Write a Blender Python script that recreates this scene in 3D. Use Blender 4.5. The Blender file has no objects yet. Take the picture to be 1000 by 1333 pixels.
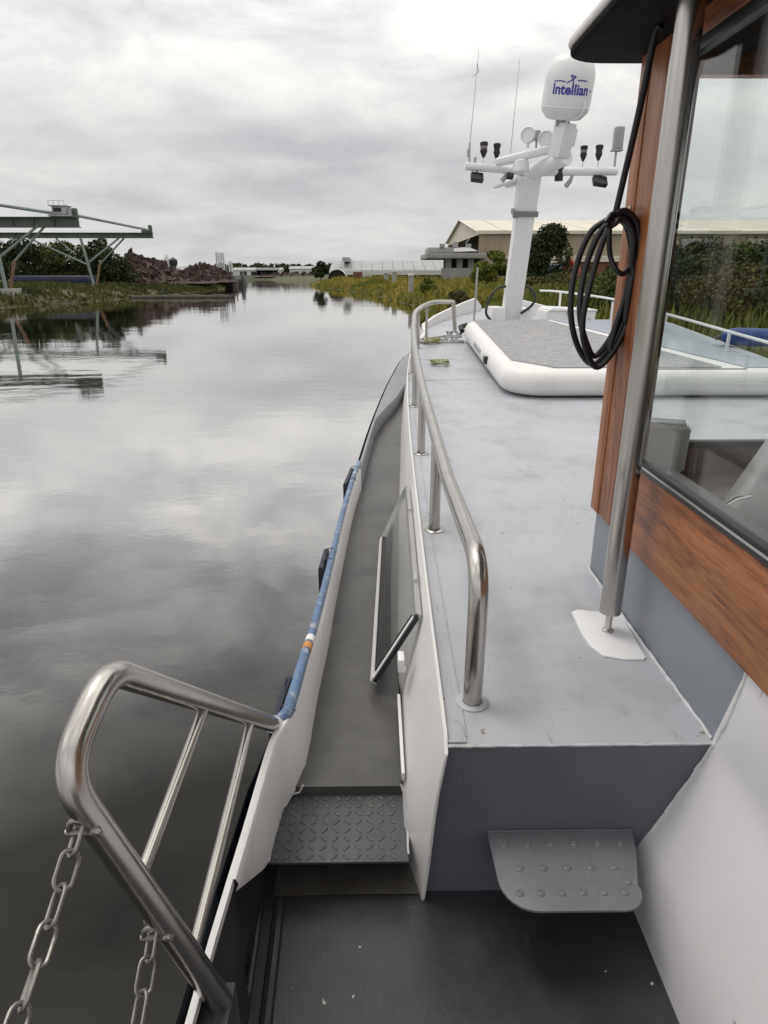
import bpy, bmesh, math, random
import numpy as np
from mathutils import Matrix, Vector, Euler, noise as mnoise

R = math.radians
rnd = random.Random(11)
SC = bpy.context.scene
COL = SC.collection

# ------------------------------------------------------------------ camera
CAMZ = 2.4
cam_d = bpy.data.cameras.new('camera')
cam = bpy.data.objects.new('camera', cam_d)
COL.objects.link(cam)
cam.location = (0, 0, CAMZ)
cam.rotation_euler = (R(90 - 20.1), 0, R(-0.76))
cam_d.sensor_fit = 'VERTICAL'
cam_d.sensor_height = 36
cam_d.lens = 36 * 850 / 1333
cam_d.clip_start = 0.02
cam_d.clip_end = 6000
SC.camera = cam

# ------------------------------------------------------------------ sky and sun
SUN_EL, SUN_AZ = R(68), R(-60)          # azimuth from +Y, minus = to the left
w = bpy.data.worlds.new('World')
SC.world = w
w.use_nodes = True
nt = w.node_tree
nt.nodes.clear()


class NT:
    """small node-tree helper"""
    def __init__(self, tree):
        self.t = tree

    def n(self, typ, **kw):
        nd = self.t.nodes.new(typ)
        for k, v in kw.items():
            if k.startswith('i_'):
                key = k[2:]
                nd.inputs[int(key) if key.isdigit() else key.replace('_', ' ')].default_value = v
            else:
                setattr(nd, k, v)
        return nd

    def l(self, a, b):
        self.t.links.new(a, b)

    def math(self, op, a, b=None, c=None, clamp=False):
        nd = self.t.nodes.new('ShaderNodeMath')
        nd.operation = op
        nd.use_clamp = clamp
        for i, x in enumerate((a, b, c)):
            if x is None:
                continue
            if hasattr(x, 'links'):
                self.l(x, nd.inputs[i])
            else:
                nd.inputs[i].default_value = x
        return nd.outputs[0]

    def ramp(self, fac, stops, interp='LINEAR'):
        nd = self.t.nodes.new('ShaderNodeValToRGB')
        cr = nd.color_ramp
        cr.interpolation = interp
        while len(cr.elements) > 1:
            cr.elements.remove(cr.elements[-1])
        for i, (p, c) in enumerate(stops):
            e = cr.elements[0] if i == 0 else cr.elements.new(p)
            e.position = p
            e.color = (c, c, c, 1) if isinstance(c, (int, float)) else (*c[:3], 1)
        self.l(fac, nd.inputs[0])
        return nd.outputs[0]

    def noise(self, vec, scale, detail=4, rough=.55, dist=0.0):
        nd = self.t.nodes.new('ShaderNodeTexNoise')
        nd.inputs['Scale'].default_value = scale
        nd.inputs['Detail'].default_value = detail
        nd.inputs['Roughness'].default_value = rough
        nd.inputs['Distortion'].default_value = dist
        if vec is not None:
            self.l(vec, nd.inputs['Vector'])
        return nd.outputs['Fac']

    def mix(self, fac, a, b, mode='MIX'):
        nd = self.t.nodes.new('ShaderNodeMix')
        nd.data_type = 'RGBA'
        nd.blend_type = mode
        for s, x in ((0, fac), (6, a), (7, b)):
            if hasattr(x, 'links'):
                self.l(x, nd.inputs[s])
            elif s == 0:
                nd.inputs[0].default_value = x
            else:
                nd.inputs[s].default_value = (*x[:3], 1)
        return nd.outputs[2]

    def mapping(self, vec, scale=(1, 1, 1), loc=(0, 0, 0), rot=(0, 0, 0)):
        nd = self.t.nodes.new('ShaderNodeMapping')
        nd.inputs['Scale'].default_value = scale
        nd.inputs['Location'].default_value = loc
        nd.inputs['Rotation'].default_value = rot
        self.l(vec, nd.inputs['Vector'])
        return nd.outputs[0]


T = NT(nt)
tc = T.n('ShaderNodeTexCoord')
sep = T.n('ShaderNodeSeparateXYZ')
T.l(tc.outputs['Generated'], sep.inputs[0])
dz = T.math('MAXIMUM', sep.outputs[2], 0.0)
den = T.math('ADD', dz, 0.24)
px = T.math('DIVIDE', sep.outputs[0], den)
py = T.math('DIVIDE', sep.outputs[1], den)
cmb = T.n('ShaderNodeCombineXYZ')
T.l(px, cmb.inputs[0])
T.l(py, cmb.inputs[1])
v1 = T.mapping(cmb.outputs[0], scale=(.9, 1.05, 1), loc=(3.1, 7.4, 0), rot=(0, 0, R(18)))
n1 = T.noise(v1, 2.7, 10, .58, .3)
v2 = T.mapping(cmb.outputs[0], scale=(.55, 1.0, 1), loc=(9.7, 1.2, 0), rot=(0, 0, R(-8)))
n2 = T.noise(v2, 1.05, 4, .5, .3)
cl = T.math('ADD', T.math('MULTIPLY', n1, .5), T.math('MULTIPLY', n2, .5))
shade_hi = T.ramp(cl, [(.37, (.40, .40, .41)), (.45, (.66, .655, .66)), (.52, (1.02, .99, .945)), (.60, (1.45, 1.40, 1.29))])
shade_lo = T.ramp(cl, [(.37, (.78, .78, .80)), (.45, (.89, .89, .905)), (.52, (.99, .985, .985)), (.60, (1.12, 1.10, 1.06))])
shade = T.mix(T.ramp(dz, [(.16, 0.), (.42, 1.)]), shade_lo, shade_hi)
# overcast gradient: the sky is brighter overhead than at the horizon
grad = T.ramp(dz, [(0., .73), (.16, .72), (.32, 1.12), (.52, 1.22), (1., 1.3)])
cloudcol = T.mix(1.0, shade, (1, 1, 1), 'MULTIPLY')
vm = T.n('ShaderNodeVectorMath', operation='SCALE')
T.l(cloudcol, vm.inputs[0])
T.l(grad, vm.inputs['Scale'])
sky = T.n('ShaderNodeTexSky', sky_type='NISHITA', sun_disc=False, sun_elevation=SUN_EL, sun_rotation=SUN_AZ)
bg1 = T.n('ShaderNodeBackground')
T.l(sky.outputs[0], bg1.inputs[0])
bg1.inputs[1].default_value = .06
bg2 = T.n('ShaderNodeBackground')
T.l(vm.outputs[0], bg2.inputs[0])
bg2.inputs[1].default_value = 1.0
mx = T.n('ShaderNodeMixShader')
mx.inputs[0].default_value = .94
T.l(bg1.outputs[0], mx.inputs[1])
T.l(bg2.outputs[0], mx.inputs[2])
wo = T.n('ShaderNodeOutputWorld')
T.l(mx.outputs[0], wo.inputs[0])

sun_d = bpy.data.lights.new('sun', 'SUN')
sun_d.energy = 1.0
sun_d.angle = R(18)
sun_d.color = (1, .96, .9)
sun = bpy.data.objects.new('sun', sun_d)
COL.objects.link(sun)
sun_dir = Vector((math.sin(SUN_AZ) * math.cos(SUN_EL), math.cos(SUN_AZ) * math.cos(SUN_EL), math.sin(SUN_EL)))
sun.rotation_euler = sun_dir.to_track_quat('Z', 'Y').to_euler()
sun.location = (-20, 20, 40)

vs = SC.view_settings
vs.view_transform = 'Standard'
vs.look = 'None'
vs.gamma = 1
vs.use_curve_mapping = False
vs.exposure = 0.0

# ------------------------------------------------------------------ measuring helper
CM = Matrix.Translation(cam.location) @ cam.rotation_euler.to_matrix().to_4x4()


def at(u, v, Y=None, z=None, x=None, d=None):
    """the point of the place seen at photo position u, v at a known distance / height / offset"""
    dr = CM.to_3x3() @ Vector(((u - 500) / 850, (666.5 - v) / 850, -1))
    if Y is not None:
        t = Y / dr.y
    elif z is not None:
        t = (z - CAMZ) / dr.z
    elif x is not None:
        t = x / dr.x
    else:
        t = d
    return Vector((0, 0, CAMZ)) + dr * t


# ------------------------------------------------------------------ object helpers
WM = {}


def tag(o, label=None, cat=None, group=None, kind=None):
    for k, v in (('label', label), ('category', cat), ('group', group), ('kind', kind)):
        if v:
            o[k] = v
    return o


def link(o, parent=None):
    COL.objects.link(o)
    if parent is not None:
        o.parent = parent
        o.matrix_parent_inverse = WM.get(parent, Matrix.Identity(4)).inverted()
    WM[o] = o.matrix_basis.copy()
    return o


def empty(name, loc, label, cat, group=None):
    o = bpy.data.objects.new(name, None)
    o.location = loc
    o.empty_display_size = .2
    link(o)
    WM[o] = Matrix.Translation(Vector(loc))
    return tag(o, label, cat, group)


def place(src, name=None, loc=None, rot=None, parent=None, scale=None, mesh=None):
    o = src.copy()
    if mesh is not None:
        o.data = mesh
    if loc is not None:
        o.location = loc
    if rot is not None:
        o.rotation_euler = rot
    if scale is not None:
        o.scale = scale
    COL.objects.link(o)
    if parent is not None:
        o.parent = parent
        o.matrix_parent_inverse = WM.get(parent, Matrix.Identity(4)).inverted()
    WM[o] = Matrix.LocRotScale(o.location, o.rotation_euler, o.scale)
    return o


class MB:
    def __init__(self):
        self.bm = bmesh.new()
        self.mi = 0

    def _faces(self, fs, smooth=True):
        for f in fs:
            f.material_index = self.mi
            f.smooth = smooth

    def box(self, x0, x1, y0, y1, z0, z1, bev=0, M=None, seg=2):
        b = bmesh.new()
        bmesh.ops.create_cube(b, size=1)
        S = Matrix.Translation(((x0 + x1) / 2, (y0 + y1) / 2, (z0 + z1) / 2)) @ Matrix.Diagonal((abs(x1 - x0), abs(y1 - y0), abs(z1 - z0), 1))
        b.transform(S)
        if bev:
            bmesh.ops.bevel(b, geom=b.edges[:], offset=bev, segments=seg, affect='EDGES', profile=.5)
        if M is not None:
            b.transform(M)
        self.merge(b)
        return self

    def merge(self, b):
        mp = {}
        for v in b.verts:
            mp[v] = self.bm.verts.new(v.co)
        for f in b.faces:
            try:
                nf = self.bm.faces.new([mp[v] for v in f.verts])
                nf.material_index = self.mi
                nf.smooth = True
            except ValueError:
                pass
        b.free()

    def quad(self, *pts):
        vs_ = [self.bm.verts.new(p) for p in pts]
        f = self.bm.faces.new(vs_)
        self._faces([f])
        return self

    def prism(self, poly, z0, z1, bev=0, M=None, seg=2):
        """poly: list of (x,y); extruded from z0 to z1"""
        b = bmesh.new()
        lo = [b.verts.new((p[0], p[1], z0)) for p in poly]
        hi = [b.verts.new((p[0], p[1], z1)) for p in poly]
        n = len(poly)
        b.faces.new(lo[::-1])
        b.faces.new(hi)
        for i in range(n):
            b.faces.new((lo[i], lo[(i + 1) % n], hi[(i + 1) % n], hi[i]))
        bmesh.ops.recalc_face_normals(b, faces=b.faces[:])
        if bev:
            es = [e for e in b.edges if abs(e.verts[0].co.z - e.verts[1].co.z) < 1e-6]
            bmesh.ops.bevel(b, geom=es, offset=bev, segments=seg, affect='EDGES', profile=.5)
        if M is not None:
            b.transform(M)
        self.merge(b)
        return self

    def tube(self, path, r, seg=12, closed=False, cap=True):
        P = [Vector(p) for p in path]
        n = len(P)
        rs = r if isinstance(r, (list, tuple)) else [r] * n
        tg = []
        for i in range(n):
            if closed:
                t = P[(i + 1) % n] - P[i - 1]
            else:
                t = P[min(i + 1, n - 1)] - P[max(i - 1, 0)]
            tg.append(t.normalized())
        up = Vector((0, 0, 1))
        if abs(tg[0].dot(up)) > .9:
            up = Vector((1, 0, 0))
        nrm = (up - tg[0] * up.dot(tg[0])).normalized()
        rings = []
        for i in range(n):
            nrm = (nrm - tg[i] * nrm.dot(tg[i]))
            if nrm.length < 1e-6:
                nrm = tg[i].orthogonal()
            nrm.normalize()
            bi = tg[i].cross(nrm)
            rings.append([self.bm.verts.new(P[i] + (nrm * math.cos(a) + bi * math.sin(a)) * rs[i]) for a in [2 * math.pi * k / seg for k in range(seg)]])
        fs = []
        for i in range(n if closed else n - 1):
            a, b = rings[i], rings[(i + 1) % n]
            for k in range(seg):
                fs.append(self.bm.faces.new((a[k], a[(k + 1) % seg], b[(k + 1) % seg], b[k])))
        if cap and not closed:
            fs.append(self.bm.faces.new(rings[0][::-1]))
            fs.append(self.bm.faces.new(rings[-1]))
        self._faces(fs)
        return self

    def lathe(self, prof, seg=24, M=None, cap=True):
        """prof: list of (r,z)"""
        b = bmesh.new()
        rings = [[b.verts.new((r * math.cos(2 * math.pi * k / seg), r * math.sin(2 * math.pi * k / seg), z)) for k in range(seg)] for r, z in prof]
        for i in range(len(rings) - 1):
            for k in range(seg):
                b.faces.new((rings[i][k], rings[i][(k + 1) % seg], rings[i + 1][(k + 1) % seg], rings[i + 1][k]))
        if cap:
            b.faces.new(rings[0][::-1])
            b.faces.new(rings[-1])
        if M is not None:
            b.transform(M)
        self.merge(b)
        return self

    def grid(self, rows):
        """rows: list of lists of points, quads between them"""
        V = [[self.bm.verts.new(p) for p in r] for r in rows]
        fs = []
        for i in range(len(V) - 1):
            for k in range(len(V[i]) - 1):
                fs.append(self.bm.faces.new((V[i][k], V[i][k + 1], V[i + 1][k + 1], V[i + 1][k])))
        self._faces(fs)
        return self

    def ball(self, c, r, sub=2, sc=(1, 1, 1)):
        b = bmesh.new()
        bmesh.ops.create_icosphere(b, subdivisions=sub, radius=r)
        b.transform(Matrix.Translation(Vector(c)) @ Matrix.Diagonal((*sc, 1)))
        self.merge(b)
        return self

    def mesh(self, name, mats, angle=38, recalc=True):
        if recalc:
            bmesh.ops.recalc_face_normals(self.bm, faces=self.bm.faces[:])
        me = bpy.data.meshes.new(name)
        self.bm.to_mesh(me)
        self.bm.free()
        for m in (mats if isinstance(mats, (list, tuple)) else [mats]):
            me.materials.append(m)
        me.set_sharp_from_angle(angle=R(angle))
        return me

    def build(self, name, mats, parent=None, angle=38, recalc=True):
        o = bpy.data.objects.new(name, self.mesh(name, mats, angle, recalc))
        return link(o, parent)


def fillet(pts, rad, n=8):
    pts = [Vector(p) for p in pts]
    rads = rad if isinstance(rad, (list, tuple)) else [rad] * len(pts)
    out = [pts[0]]
    for i in range(1, len(pts) - 1):
        a, b, c = pts[i - 1], pts[i], pts[i + 1]
        d1, d2 = (a - b).normalized(), (c - b).normalized()
        ang = d1.angle(d2)
        t = min(rads[i] / math.tan(ang / 2), (a - b).length * .49, (c - b).length * .49)
        p1, p2 = b + d1 * t, b + d2 * t
        for k in range(n + 1):
            s = k / n
            out.append(p1 * (1 - s) ** 2 + b * 2 * s * (1 - s) + p2 * s * s)
    out.append(pts[-1])
    return out


def catmull(pts, n=10):
    P = [Vector(p) for p in pts]
    P = [P[0] * 2 - P[1]] + P + [P[-1] * 2 - P[-2]]
    out = []
    for i in range(1, len(P) - 2):
        p0, p1, p2, p3 = P[i - 1:i + 3]
        for k in range(n):
            t = k / n
            out.append(.5 * ((2 * p1) + (p2 - p0) * t + (2 * p0 - 5 * p1 + 4 * p2 - p3) * t * t + (3 * p1 - p0 - 3 * p2 + p3) * t ** 3))
    out.append(P[-2].copy())
    return out


def curve(pts):
    """smooth function through (y, x) samples"""
    c = catmull([(a, b, 0) for a, b in pts], 12)
    ya = np.array([p.x for p in c])
    xa = np.array([p.y for p in c])
    return lambda y: float(np.interp(y, ya, xa))


# ------------------------------------------------------------------ materials
def new_mat(name):
    m = bpy.data.materials.new(name)
    m.use_nodes = True
    t = NT(m.node_tree)
    b = m.node_tree.nodes['Principled BSDF']
    return m, t, b


def pm(name, col, rough=.5, metal=0., var=.12, scale=6., bump=.0, bscale=60., stretch=(1, 1, 1), spec=.5,
       speck=None, speck_scale=60., speck_th=.72, stain=None, stain_scale=3., stain_th=(.6, .72), rvar=.08, scratch=0., bdist=.004, rust=None, scuff=None):
    """painted / plain surface: mottled colour, uneven gloss, fine relief, optional specks and stains"""
    m, t, b = new_mat(name)
    tc = t.n('ShaderNodeTexCoord')
    v = t.mapping(tc.outputs['Object'], scale=stretch)
    n = t.noise(v, scale, 6, .6)
    lo = [max(0, c * (1 - var)) for c in col]
    hi = [min(1, c * (1 + var)) for c in col]
    c = t.ramp(n, [(.3, lo), (.7, hi)])
    if stain:
        sn = t.noise(t.mapping(tc.outputs['Object'], loc=(4.2, 1.7, 3.3)), stain_scale, 8, .65)
        c = t.mix(t.ramp(sn, [(stain_th[0], 0.), (stain_th[1], .8)]), c, stain)
    if speck:
        sv = t.noise(t.mapping(tc.outputs['Object'], loc=(1.2, 8.7, 2.3)), speck_scale, 2, .5)
        c = t.mix(t.ramp(sv, [(speck_th, 0.), (speck_th + .03, 1.)]), c, speck)
    if scuff:
        u1 = t.noise(t.mapping(tc.outputs['Object'], scale=(9, 1.6, 4), rot=(0, 0, .6), loc=(3, 2, 1)), 3.2, 5, .7, .8)
        c = t.mix(t.ramp(u1, [(.60, 0.), (.68, .45)]), c, scuff)
        u2 = t.noise(t.mapping(tc.outputs['Object'], scale=(30, 2.2, 9), rot=(0, 0, -.9), loc=(7, 5, 1)), 2.4, 3, .6)
        c = t.mix(t.ramp(u2, [(.68, 0.), (.72, .55)]), c, scuff)
    if rust:
        r1 = t.noise(t.mapping(tc.outputs['Object'], loc=(6.1, .3, 2)), 5.5, 8, .72)
        c = t.mix(t.ramp(r1, [(.655, 0.), (.73, .75)]), c, rust)
    t.l(c, b.inputs['Base Color'])
    b.inputs['Metallic'].default_value = metal
    b.inputs['Specular IOR Level'].default_value = spec
    rn = t.noise(v, scale * 2.3, 5, .6)
    rr = t.math('ADD', t.math('MULTIPLY', t.math('SUBTRACT', rn, .5), rvar * 2), rough, clamp=True)
    t.l(rr, b.inputs['Roughness'])
    if bump or scratch:
        h = t.noise(v, bscale, 4, .6)
        if scratch:
            s = t.noise(t.mapping(tc.outputs['Object'], scale=(3, 90, 90)), 6, 3, .6)
            h = t.math('ADD', h, t.math('MULTIPLY', s, scratch))
        bn = t.n('ShaderNodeBump')
        bn.inputs['Strength'].default_value = bump or .1
        bn.inputs['Distance'].default_value = bdist
        t.l(h, bn.inputs['Height'])
        t.l(bn.outputs[0], b.inputs['Normal'])
    return m


def wood(name, axis):
    m, t, b = new_mat(name)
    tc = t.n('ShaderNodeTexCoord')
    sc = [7., 7., 7.]
    sc[axis] = .55
    v = t.mapping(tc.outputs['Object'], scale=sc)
    n = t.noise(v, 2.2, 9, .66, 1.1)
    fine = t.noise(t.mapping(tc.outputs['Object'], scale=[x * 9 for x in sc]), 2.5, 4, .6)
    big = t.noise(t.mapping(tc.outputs['Object'], scale=[x * .45 for x in sc], loc=(3, 1, 5)), 2.0, 3, .5)
    k = t.math('ADD', t.math('MULTIPLY', n, .52), t.math('ADD', t.math('MULTIPLY', fine, .28), t.math('MULTIPLY', big, .20)))
    c = t.ramp(k, [(.33, (.055, .022, .012)), (.42, (.14, .050, .023)), (.49, (.26, .096, .038)), (.57, (.36, .140, .055)), (.68, (.43, .19, .08))])
    t.l(c, b.inputs['Base Color'])
    b.inputs['Roughness'].default_value = .42
    b.inputs['Specular IOR Level'].default_value = .35
    bn = t.n('ShaderNodeBump')
    bn.inputs['Strength'].default_value = .25
    bn.inputs['Distance'].default_value = .003
    t.l(k, bn.inputs['Height'])
    t.l(bn.outputs[0], b.inputs['Normal'])
    return m


def glass(name, tint=(.93, .97, .96), ior=1.5, rough=.0):
    m, t, b = new_mat(name)
    m.node_tree.nodes.remove(b)
    tr = t.n('ShaderNodeBsdfTransparent')
    tr.inputs[0].default_value = (*tint, 1)
    gl = t.n('ShaderNodeBsdfGlossy')
    gl.inputs['Roughness'].default_value = rough
    gl.inputs[0].default_value = (1, 1, 1, 1)
    fr = t.n('ShaderNodeFresnel')
    ge = t.n('ShaderNodeNewGeometry')
    t.l(t.math('ADD', t.math('MULTIPLY', ge.outputs['Backfacing'], 1 / ior - ior), ior), fr.inputs[0])
    ms = t.n('ShaderNodeMixShader')
    t.l(fr.outputs[0], ms.inputs[0])
    t.l(tr.outputs[0], ms.inputs[1])
    t.l(gl.outputs[0], ms.inputs[2])
    out = [n for n in m.node_tree.nodes if n.type == 'OUTPUT_MATERIAL'][0]
    t.l(ms.outputs[0], out.inputs[0])
    return m


M = {}
M['steel'] = pm('stainless_steel', (.50, .48, .455), .24, 1., .10, 9, .05, 120, stretch=(1, 1, .3), scratch=.3, rvar=.10, stain=(.33, .27, .20), stain_scale=9, stain_th=(.66, .8))
M['chrome'] = pm('chromed_metal', (.62, .62, .62), .16, 1., .05, 9)
M['galv'] = pm('galvanised_chain_steel', (.27, .26, .245), .42, 1., .25, 60, .1, 200, stain=(.16, .09, .05), stain_scale=40, stain_th=(.6, .75))
M['deck'] = pm('pale_grey_deck_paint', (.41, .428, .462), .42, 0, .08, 2.2, .10, 90, stain=(.27, .272, .275), stain_scale=3.0, stain_th=(.50, .74),
               speck=(.24, .20, .16), speck_scale=26, speck_th=.725, rvar=.16, bdist=.003, rust=(.26, .20, .13), scuff=(.27, .275, .285))
M['box'] = pm('slate_grey_paint', (.110, .122, .145), .46, 0, .13, 3, .2, 60, rvar=.14, bdist=.003, scuff=(.14, .15, .17), stain=(.085, .092, .108), stain_scale=2.6, stain_th=(.5, .72))
M['gunwale'] = pm('grey_gunwale_paint', (.23, .235, .25), .45, 0, .1, 4, .1, 90, stain=(.18, .17, .17), stain_scale=7, stain_th=(.58, .75), bdist=.002)
M['base'] = pm('blue_grey_paint', (.215, .235, .27), .45, 0, .07, 3, .1, 80, bdist=.002)
M['dark'] = pm('charcoal_deck_paint', (.025, .027, .031), .36, 0, .25, 2.5, .16, 120, stain=(.048, .048, .049), stain_scale=3.4, stain_th=(.48, .74),
               speck=(.45, .45, .44), speck_scale=34, speck_th=.735, rvar=.2, bdist=.003, scuff=(.055, .055, .056))
M['worn_lightened'] = pm('worn_brown_paint_lightened', (.085, .079, .071), .4, 0, .3, 7, .2, 120, stain=(.05, .045, .04), stain_scale=9, stain_th=(.5, .65), bdist=.002)  # worn brown, its colour lightened to offset shade below the tread
M['walk'] = pm('worn_grey_walkway_paint', (.060, .0575, .055), .31, 0, .28, 2.2, .3, 130, stain=(.10, .097, .093), stain_scale=4.5, stain_th=(.48, .74),
               speck=(.5, .5, .48), speck_scale=36, speck_th=.77, rvar=.12, bdist=.002)
M['tread'] = pm('grey_painted_diamond_plate', (.066, .070, .078), .45, 0, .16, 9, .15, 140, stain=(.14, .13, .12), stain_scale=8, stain_th=(.58, .75))
M['fstep'] = pm('grey_painted_step_plate', (.165, .173, .19), .45, 0, .10, 8, .2, 90, bdist=.003, scuff=(.20, .21, .225), speck=(.3, .31, .32), speck_scale=40, speck_th=.72)
M['white'] = pm('white_boat_paint', (.70, .69, .69), .4, 0, .04, 2.6, .06, 60, stain=(.55, .53, .50), stain_scale=4, stain_th=(.62, .8), bdist=.002)
M['wall'] = pm('white_wall_paint', (.66, .65, .67), .42, 0, .04, 2.2, .10, 26, stain=(.56, .55, .55), stain_scale=3.2, stain_th=(.6, .8), speck=(.12, .10, .08), speck_scale=22, speck_th=.77, bdist=.004, scuff=(.61, .605, .615))
M['bright'] = pm('bright_white_plastic', (.82, .82, .81), .4, 0, .03, 8)
M['plain_white'] = pm('white_gelcoat', (.74, .74, .75), .32, 0, .03, 8, stain=(.6, .59, .57), stain_scale=7, stain_th=(.6, .8))
M['weld'] = pm('painted_weld', (.52, .53, .55), .5, 0, .15, 30, .3, 160)
M['roof_edge'] = pm('white_roof_paint', (.72, .71, .70), .4, 0, .05, 4)
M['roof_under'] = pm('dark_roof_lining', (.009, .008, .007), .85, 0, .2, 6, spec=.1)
M['wood_z'] = wood('red_brown_varnished_wood_upright', 2)
M['wood_y'] = wood('red_brown_varnished_wood_lengthwise', 1)
M['wood_x'] = wood('red_brown_varnished_wood_crosswise', 0)
M['dashwood'] = pm('dark_brown_dash_wood', (.11, .048, .032), .35, 0, .3, 4, stretch=(.5, 6, 6))
M['rubber'] = pm('black_rubber', (.012, .012, .013), .42, 0, .2, 20)
M['cable'] = pm('black_cable_rubber', (.010, .010, .012), .36, 0, .2, 20)
M['black'] = pm('black_plastic', (.012, .012, .014), .4, 0, .2, 20)
M['alu'] = pm('aluminium_trim', (.62, .62, .61), .34, 1., .06, 20)
M['glass'] = glass('clear_window_glass', (.95, .97, .965), 1.34)
M['gfront'] = glass('front_window_glass', (.96, .975, .97), 1.35)
M['glass2'] = glass('pale_window_glass', (.90, .91, .91), 2.1)
M['bluepipe'] = pm('worn_blue_pipe_paint', (.095, .16, .28), .38, 0, .2, 14, stain=(.42, .44, .46), stain_scale=16, stain_th=(.52, .62))
M['navy'] = pm('navy_fender_rubber', (.008, .011, .024), .45, 0, .2, 20)
M['hull'] = pm('dark_blue_hull_paint', (.010, .013, .024), .35, 0, .15, 3)
M['pvc'] = pm('white_inflated_pvc', (.74, .73, .72), .42, 0, .04, 5, .08, 40, stain=(.62, .60, .56), stain_scale=5, stain_th=(.58, .8))
M['pad'] = pm('speckled_grey_foam_pad', (.27, .275, .29), .85, 0, .25, 16, .5, 160, speck=(.40, .40, .41), speck_scale=90, speck_th=.58, stain=(.33, .31, .30), stain_scale=5, stain_th=(.5, .7))
M['pad2'] = pm('blue_grey_foam_pad', (.33, .36, .41), .8, 0, .12, 16, .4, 160)
M['bluefender'] = pm('blue_fender_vinyl', (.02, .05, .20), .35, 0, .1, 10)
M['green_rope'] = pm('green_rope', (.19, .21, .045), .8, 0, .4, 40, .5, 200, stain=(.45, .45, .36), stain_scale=14, stain_th=(.5, .56))
M['grey_rope'] = pm('grey_rope', (.40, .39, .38), .8, 0, .4, 40, .5, 200)
M['blueink'] = pm('blue_lettering', (.035, .045, .30), .4, 0, .05, 10)
M['interior'] = pm('grey_interior_lining', (.20, .20, .20), .6, 0, .1, 5)
M['screen'] = pm('grey_screen_top', (.13, .14, .14), .25, 0, .1, 5)
M['orange'] = pm('orange_coupling', (.50, .20, .06), .5, 0, .15, 20)
M['orange_lamp'] = pm('grey_lamp_lens', (.22, .18, .17), .3, 0, .1, 20)
# land side
M['concrete'] = pm('pale_concrete', (.30, .295, .28), .8, 0, .12, .6, stain=(.28, .27, .25), stain_scale=.5, stain_th=(.5, .75))
M['shed_roof'] = pm('pale_sheet_roof', (.32, .325, .325), .6, 0, .08, .25, stretch=(1, 1, 1), stain=(.36, .36, .35), stain_scale=.12, stain_th=(.5, .7))
M['shed_wall'] = pm('shaded_shed_wall', (.22, .21, .20), .8, 0, .3, .2)
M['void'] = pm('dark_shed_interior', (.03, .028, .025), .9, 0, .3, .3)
M['beige'] = pm('beige_cladding', (.36, .30, .225), .7, 0, .07, .3)
M['beige_roof'] = pm('cream_roof_sheet', (.60, .56, .47), .6, 0, .07, .2)
M['brick'] = pm('red_brown_brick', (.20, .085, .055), .85, 0, .2, 1.5)
M['bluebox'] = pm('faded_blue_container', (.17, .25, .33), .6, 0, .15, 1)
M['red'] = pm('red_machine_paint', (.40, .06, .035), .5, 0, .2, 2)
M['gantry'] = pm('green_grey_gantry_paint', (.20, .245, .225), .6, 0, .15, .8, stain=(.20, .13, .08), stain_scale=.8, stain_th=(.56, .7))
M['gantry_dark'] = pm('dark_gantry_girder', (.075, .095, .075), .6, 0, .2, .5)
M['rust'] = pm('rusty_leg_steel', (.15, .085, .05), .8, 0, .25, 1.2)
M['cabin'] = pm('weathered_hoist_cabin', (.36, .37, .38), .6, 0, .2, 1, stain=(.2, .17, .14), stain_scale=.8, stain_th=(.5, .7))
M['tarp'] = pm('dark_blue_tarpaulin', (.012, .016, .05), .5, 0, .2, 1)
M['scrap'] = pm('rusty_scrap_metal', (.052, .027, .020), .8, .0, .55, .9, .6, 3, stain=(.13, .11, .10), stain_scale=1.6, stain_th=(.62, .68), speck=(.035, .025, .02), speck_scale=1.5, speck_th=.54, bdist=.3)
M['steel_silo'] = pm('pale_silo_steel', (.56, .57, .58), .5, 0, .12, .4)
M['hull_dark'] = pm('dark_barge_hull', (.03, .03, .032), .6, 0, .2, .5)
M['far_wall'] = pm('far_white_wall', (.62, .62, .61), .7, 0, .06, .4)
M['timber'] = pm('weathered_timber', (.075, .068, .055), .85, 0, .25, 1.5, stretch=(1, 1, .2))
M['bark'] = pm('dark_bark', (.05, .038, .028), .9, 0, .3, 3)


def leafmat(name, a, b_, scale):
    m, t, b = new_mat(name)
    tc = t.n('ShaderNodeTexCoord')
    n = t.noise(tc.outputs['Object'], scale, 4, .6)
    n2 = t.noise(tc.outputs['Object'], scale * 9, 2, .5)
    k = t.math('ADD', t.math('MULTIPLY', n, .65), t.math('MULTIPLY', n2, .35))
    t.l(t.ramp(k, [(.40, a), (.60, b_)]), b.inputs['Base Color'])
    b.inputs['Roughness'].default_value = .75
    b.inputs['Specular IOR Level'].default_value = .2
    return m


M['leaf_dark'] = leafmat('dark_tree_foliage', (.018, .028, .011), (.055, .068, .024), .6)
M['leaf_mid'] = leafmat('green_tree_foliage', (.035, .05, .015), (.085, .105, .03), .7)
M['leaf_bright'] = leafmat('yellow_green_bush_foliage', (.06, .085, .016), (.16, .18, .035), .8)
M['leaf_brown'] = leafmat('olive_bush_foliage', (.05, .05, .02), (.13, .11, .04), .8)
M['weed'] = leafmat('green_and_straw_weeds', (.115, .15, .030), (.38, .29, .065), .20)
M['weed_g'] = leafmat('green_weeds', (.075, .105, .024), (.22, .215, .055), .3)
M['weed_l'] = leafmat('left_bank_grass', (.032, .042, .014), (.105, .105, .032), .10)
M['earth'] = pm('bank_earth', (.062, .064, .030), .95, 0, .3, .3, stain=(.075, .085, .03), stain_scale=.2, stain_th=(.4, .6))
M['earth3'] = pm('dark_green_far_land', (.045, .05, .028), .95, 0, .3, .05)
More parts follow.
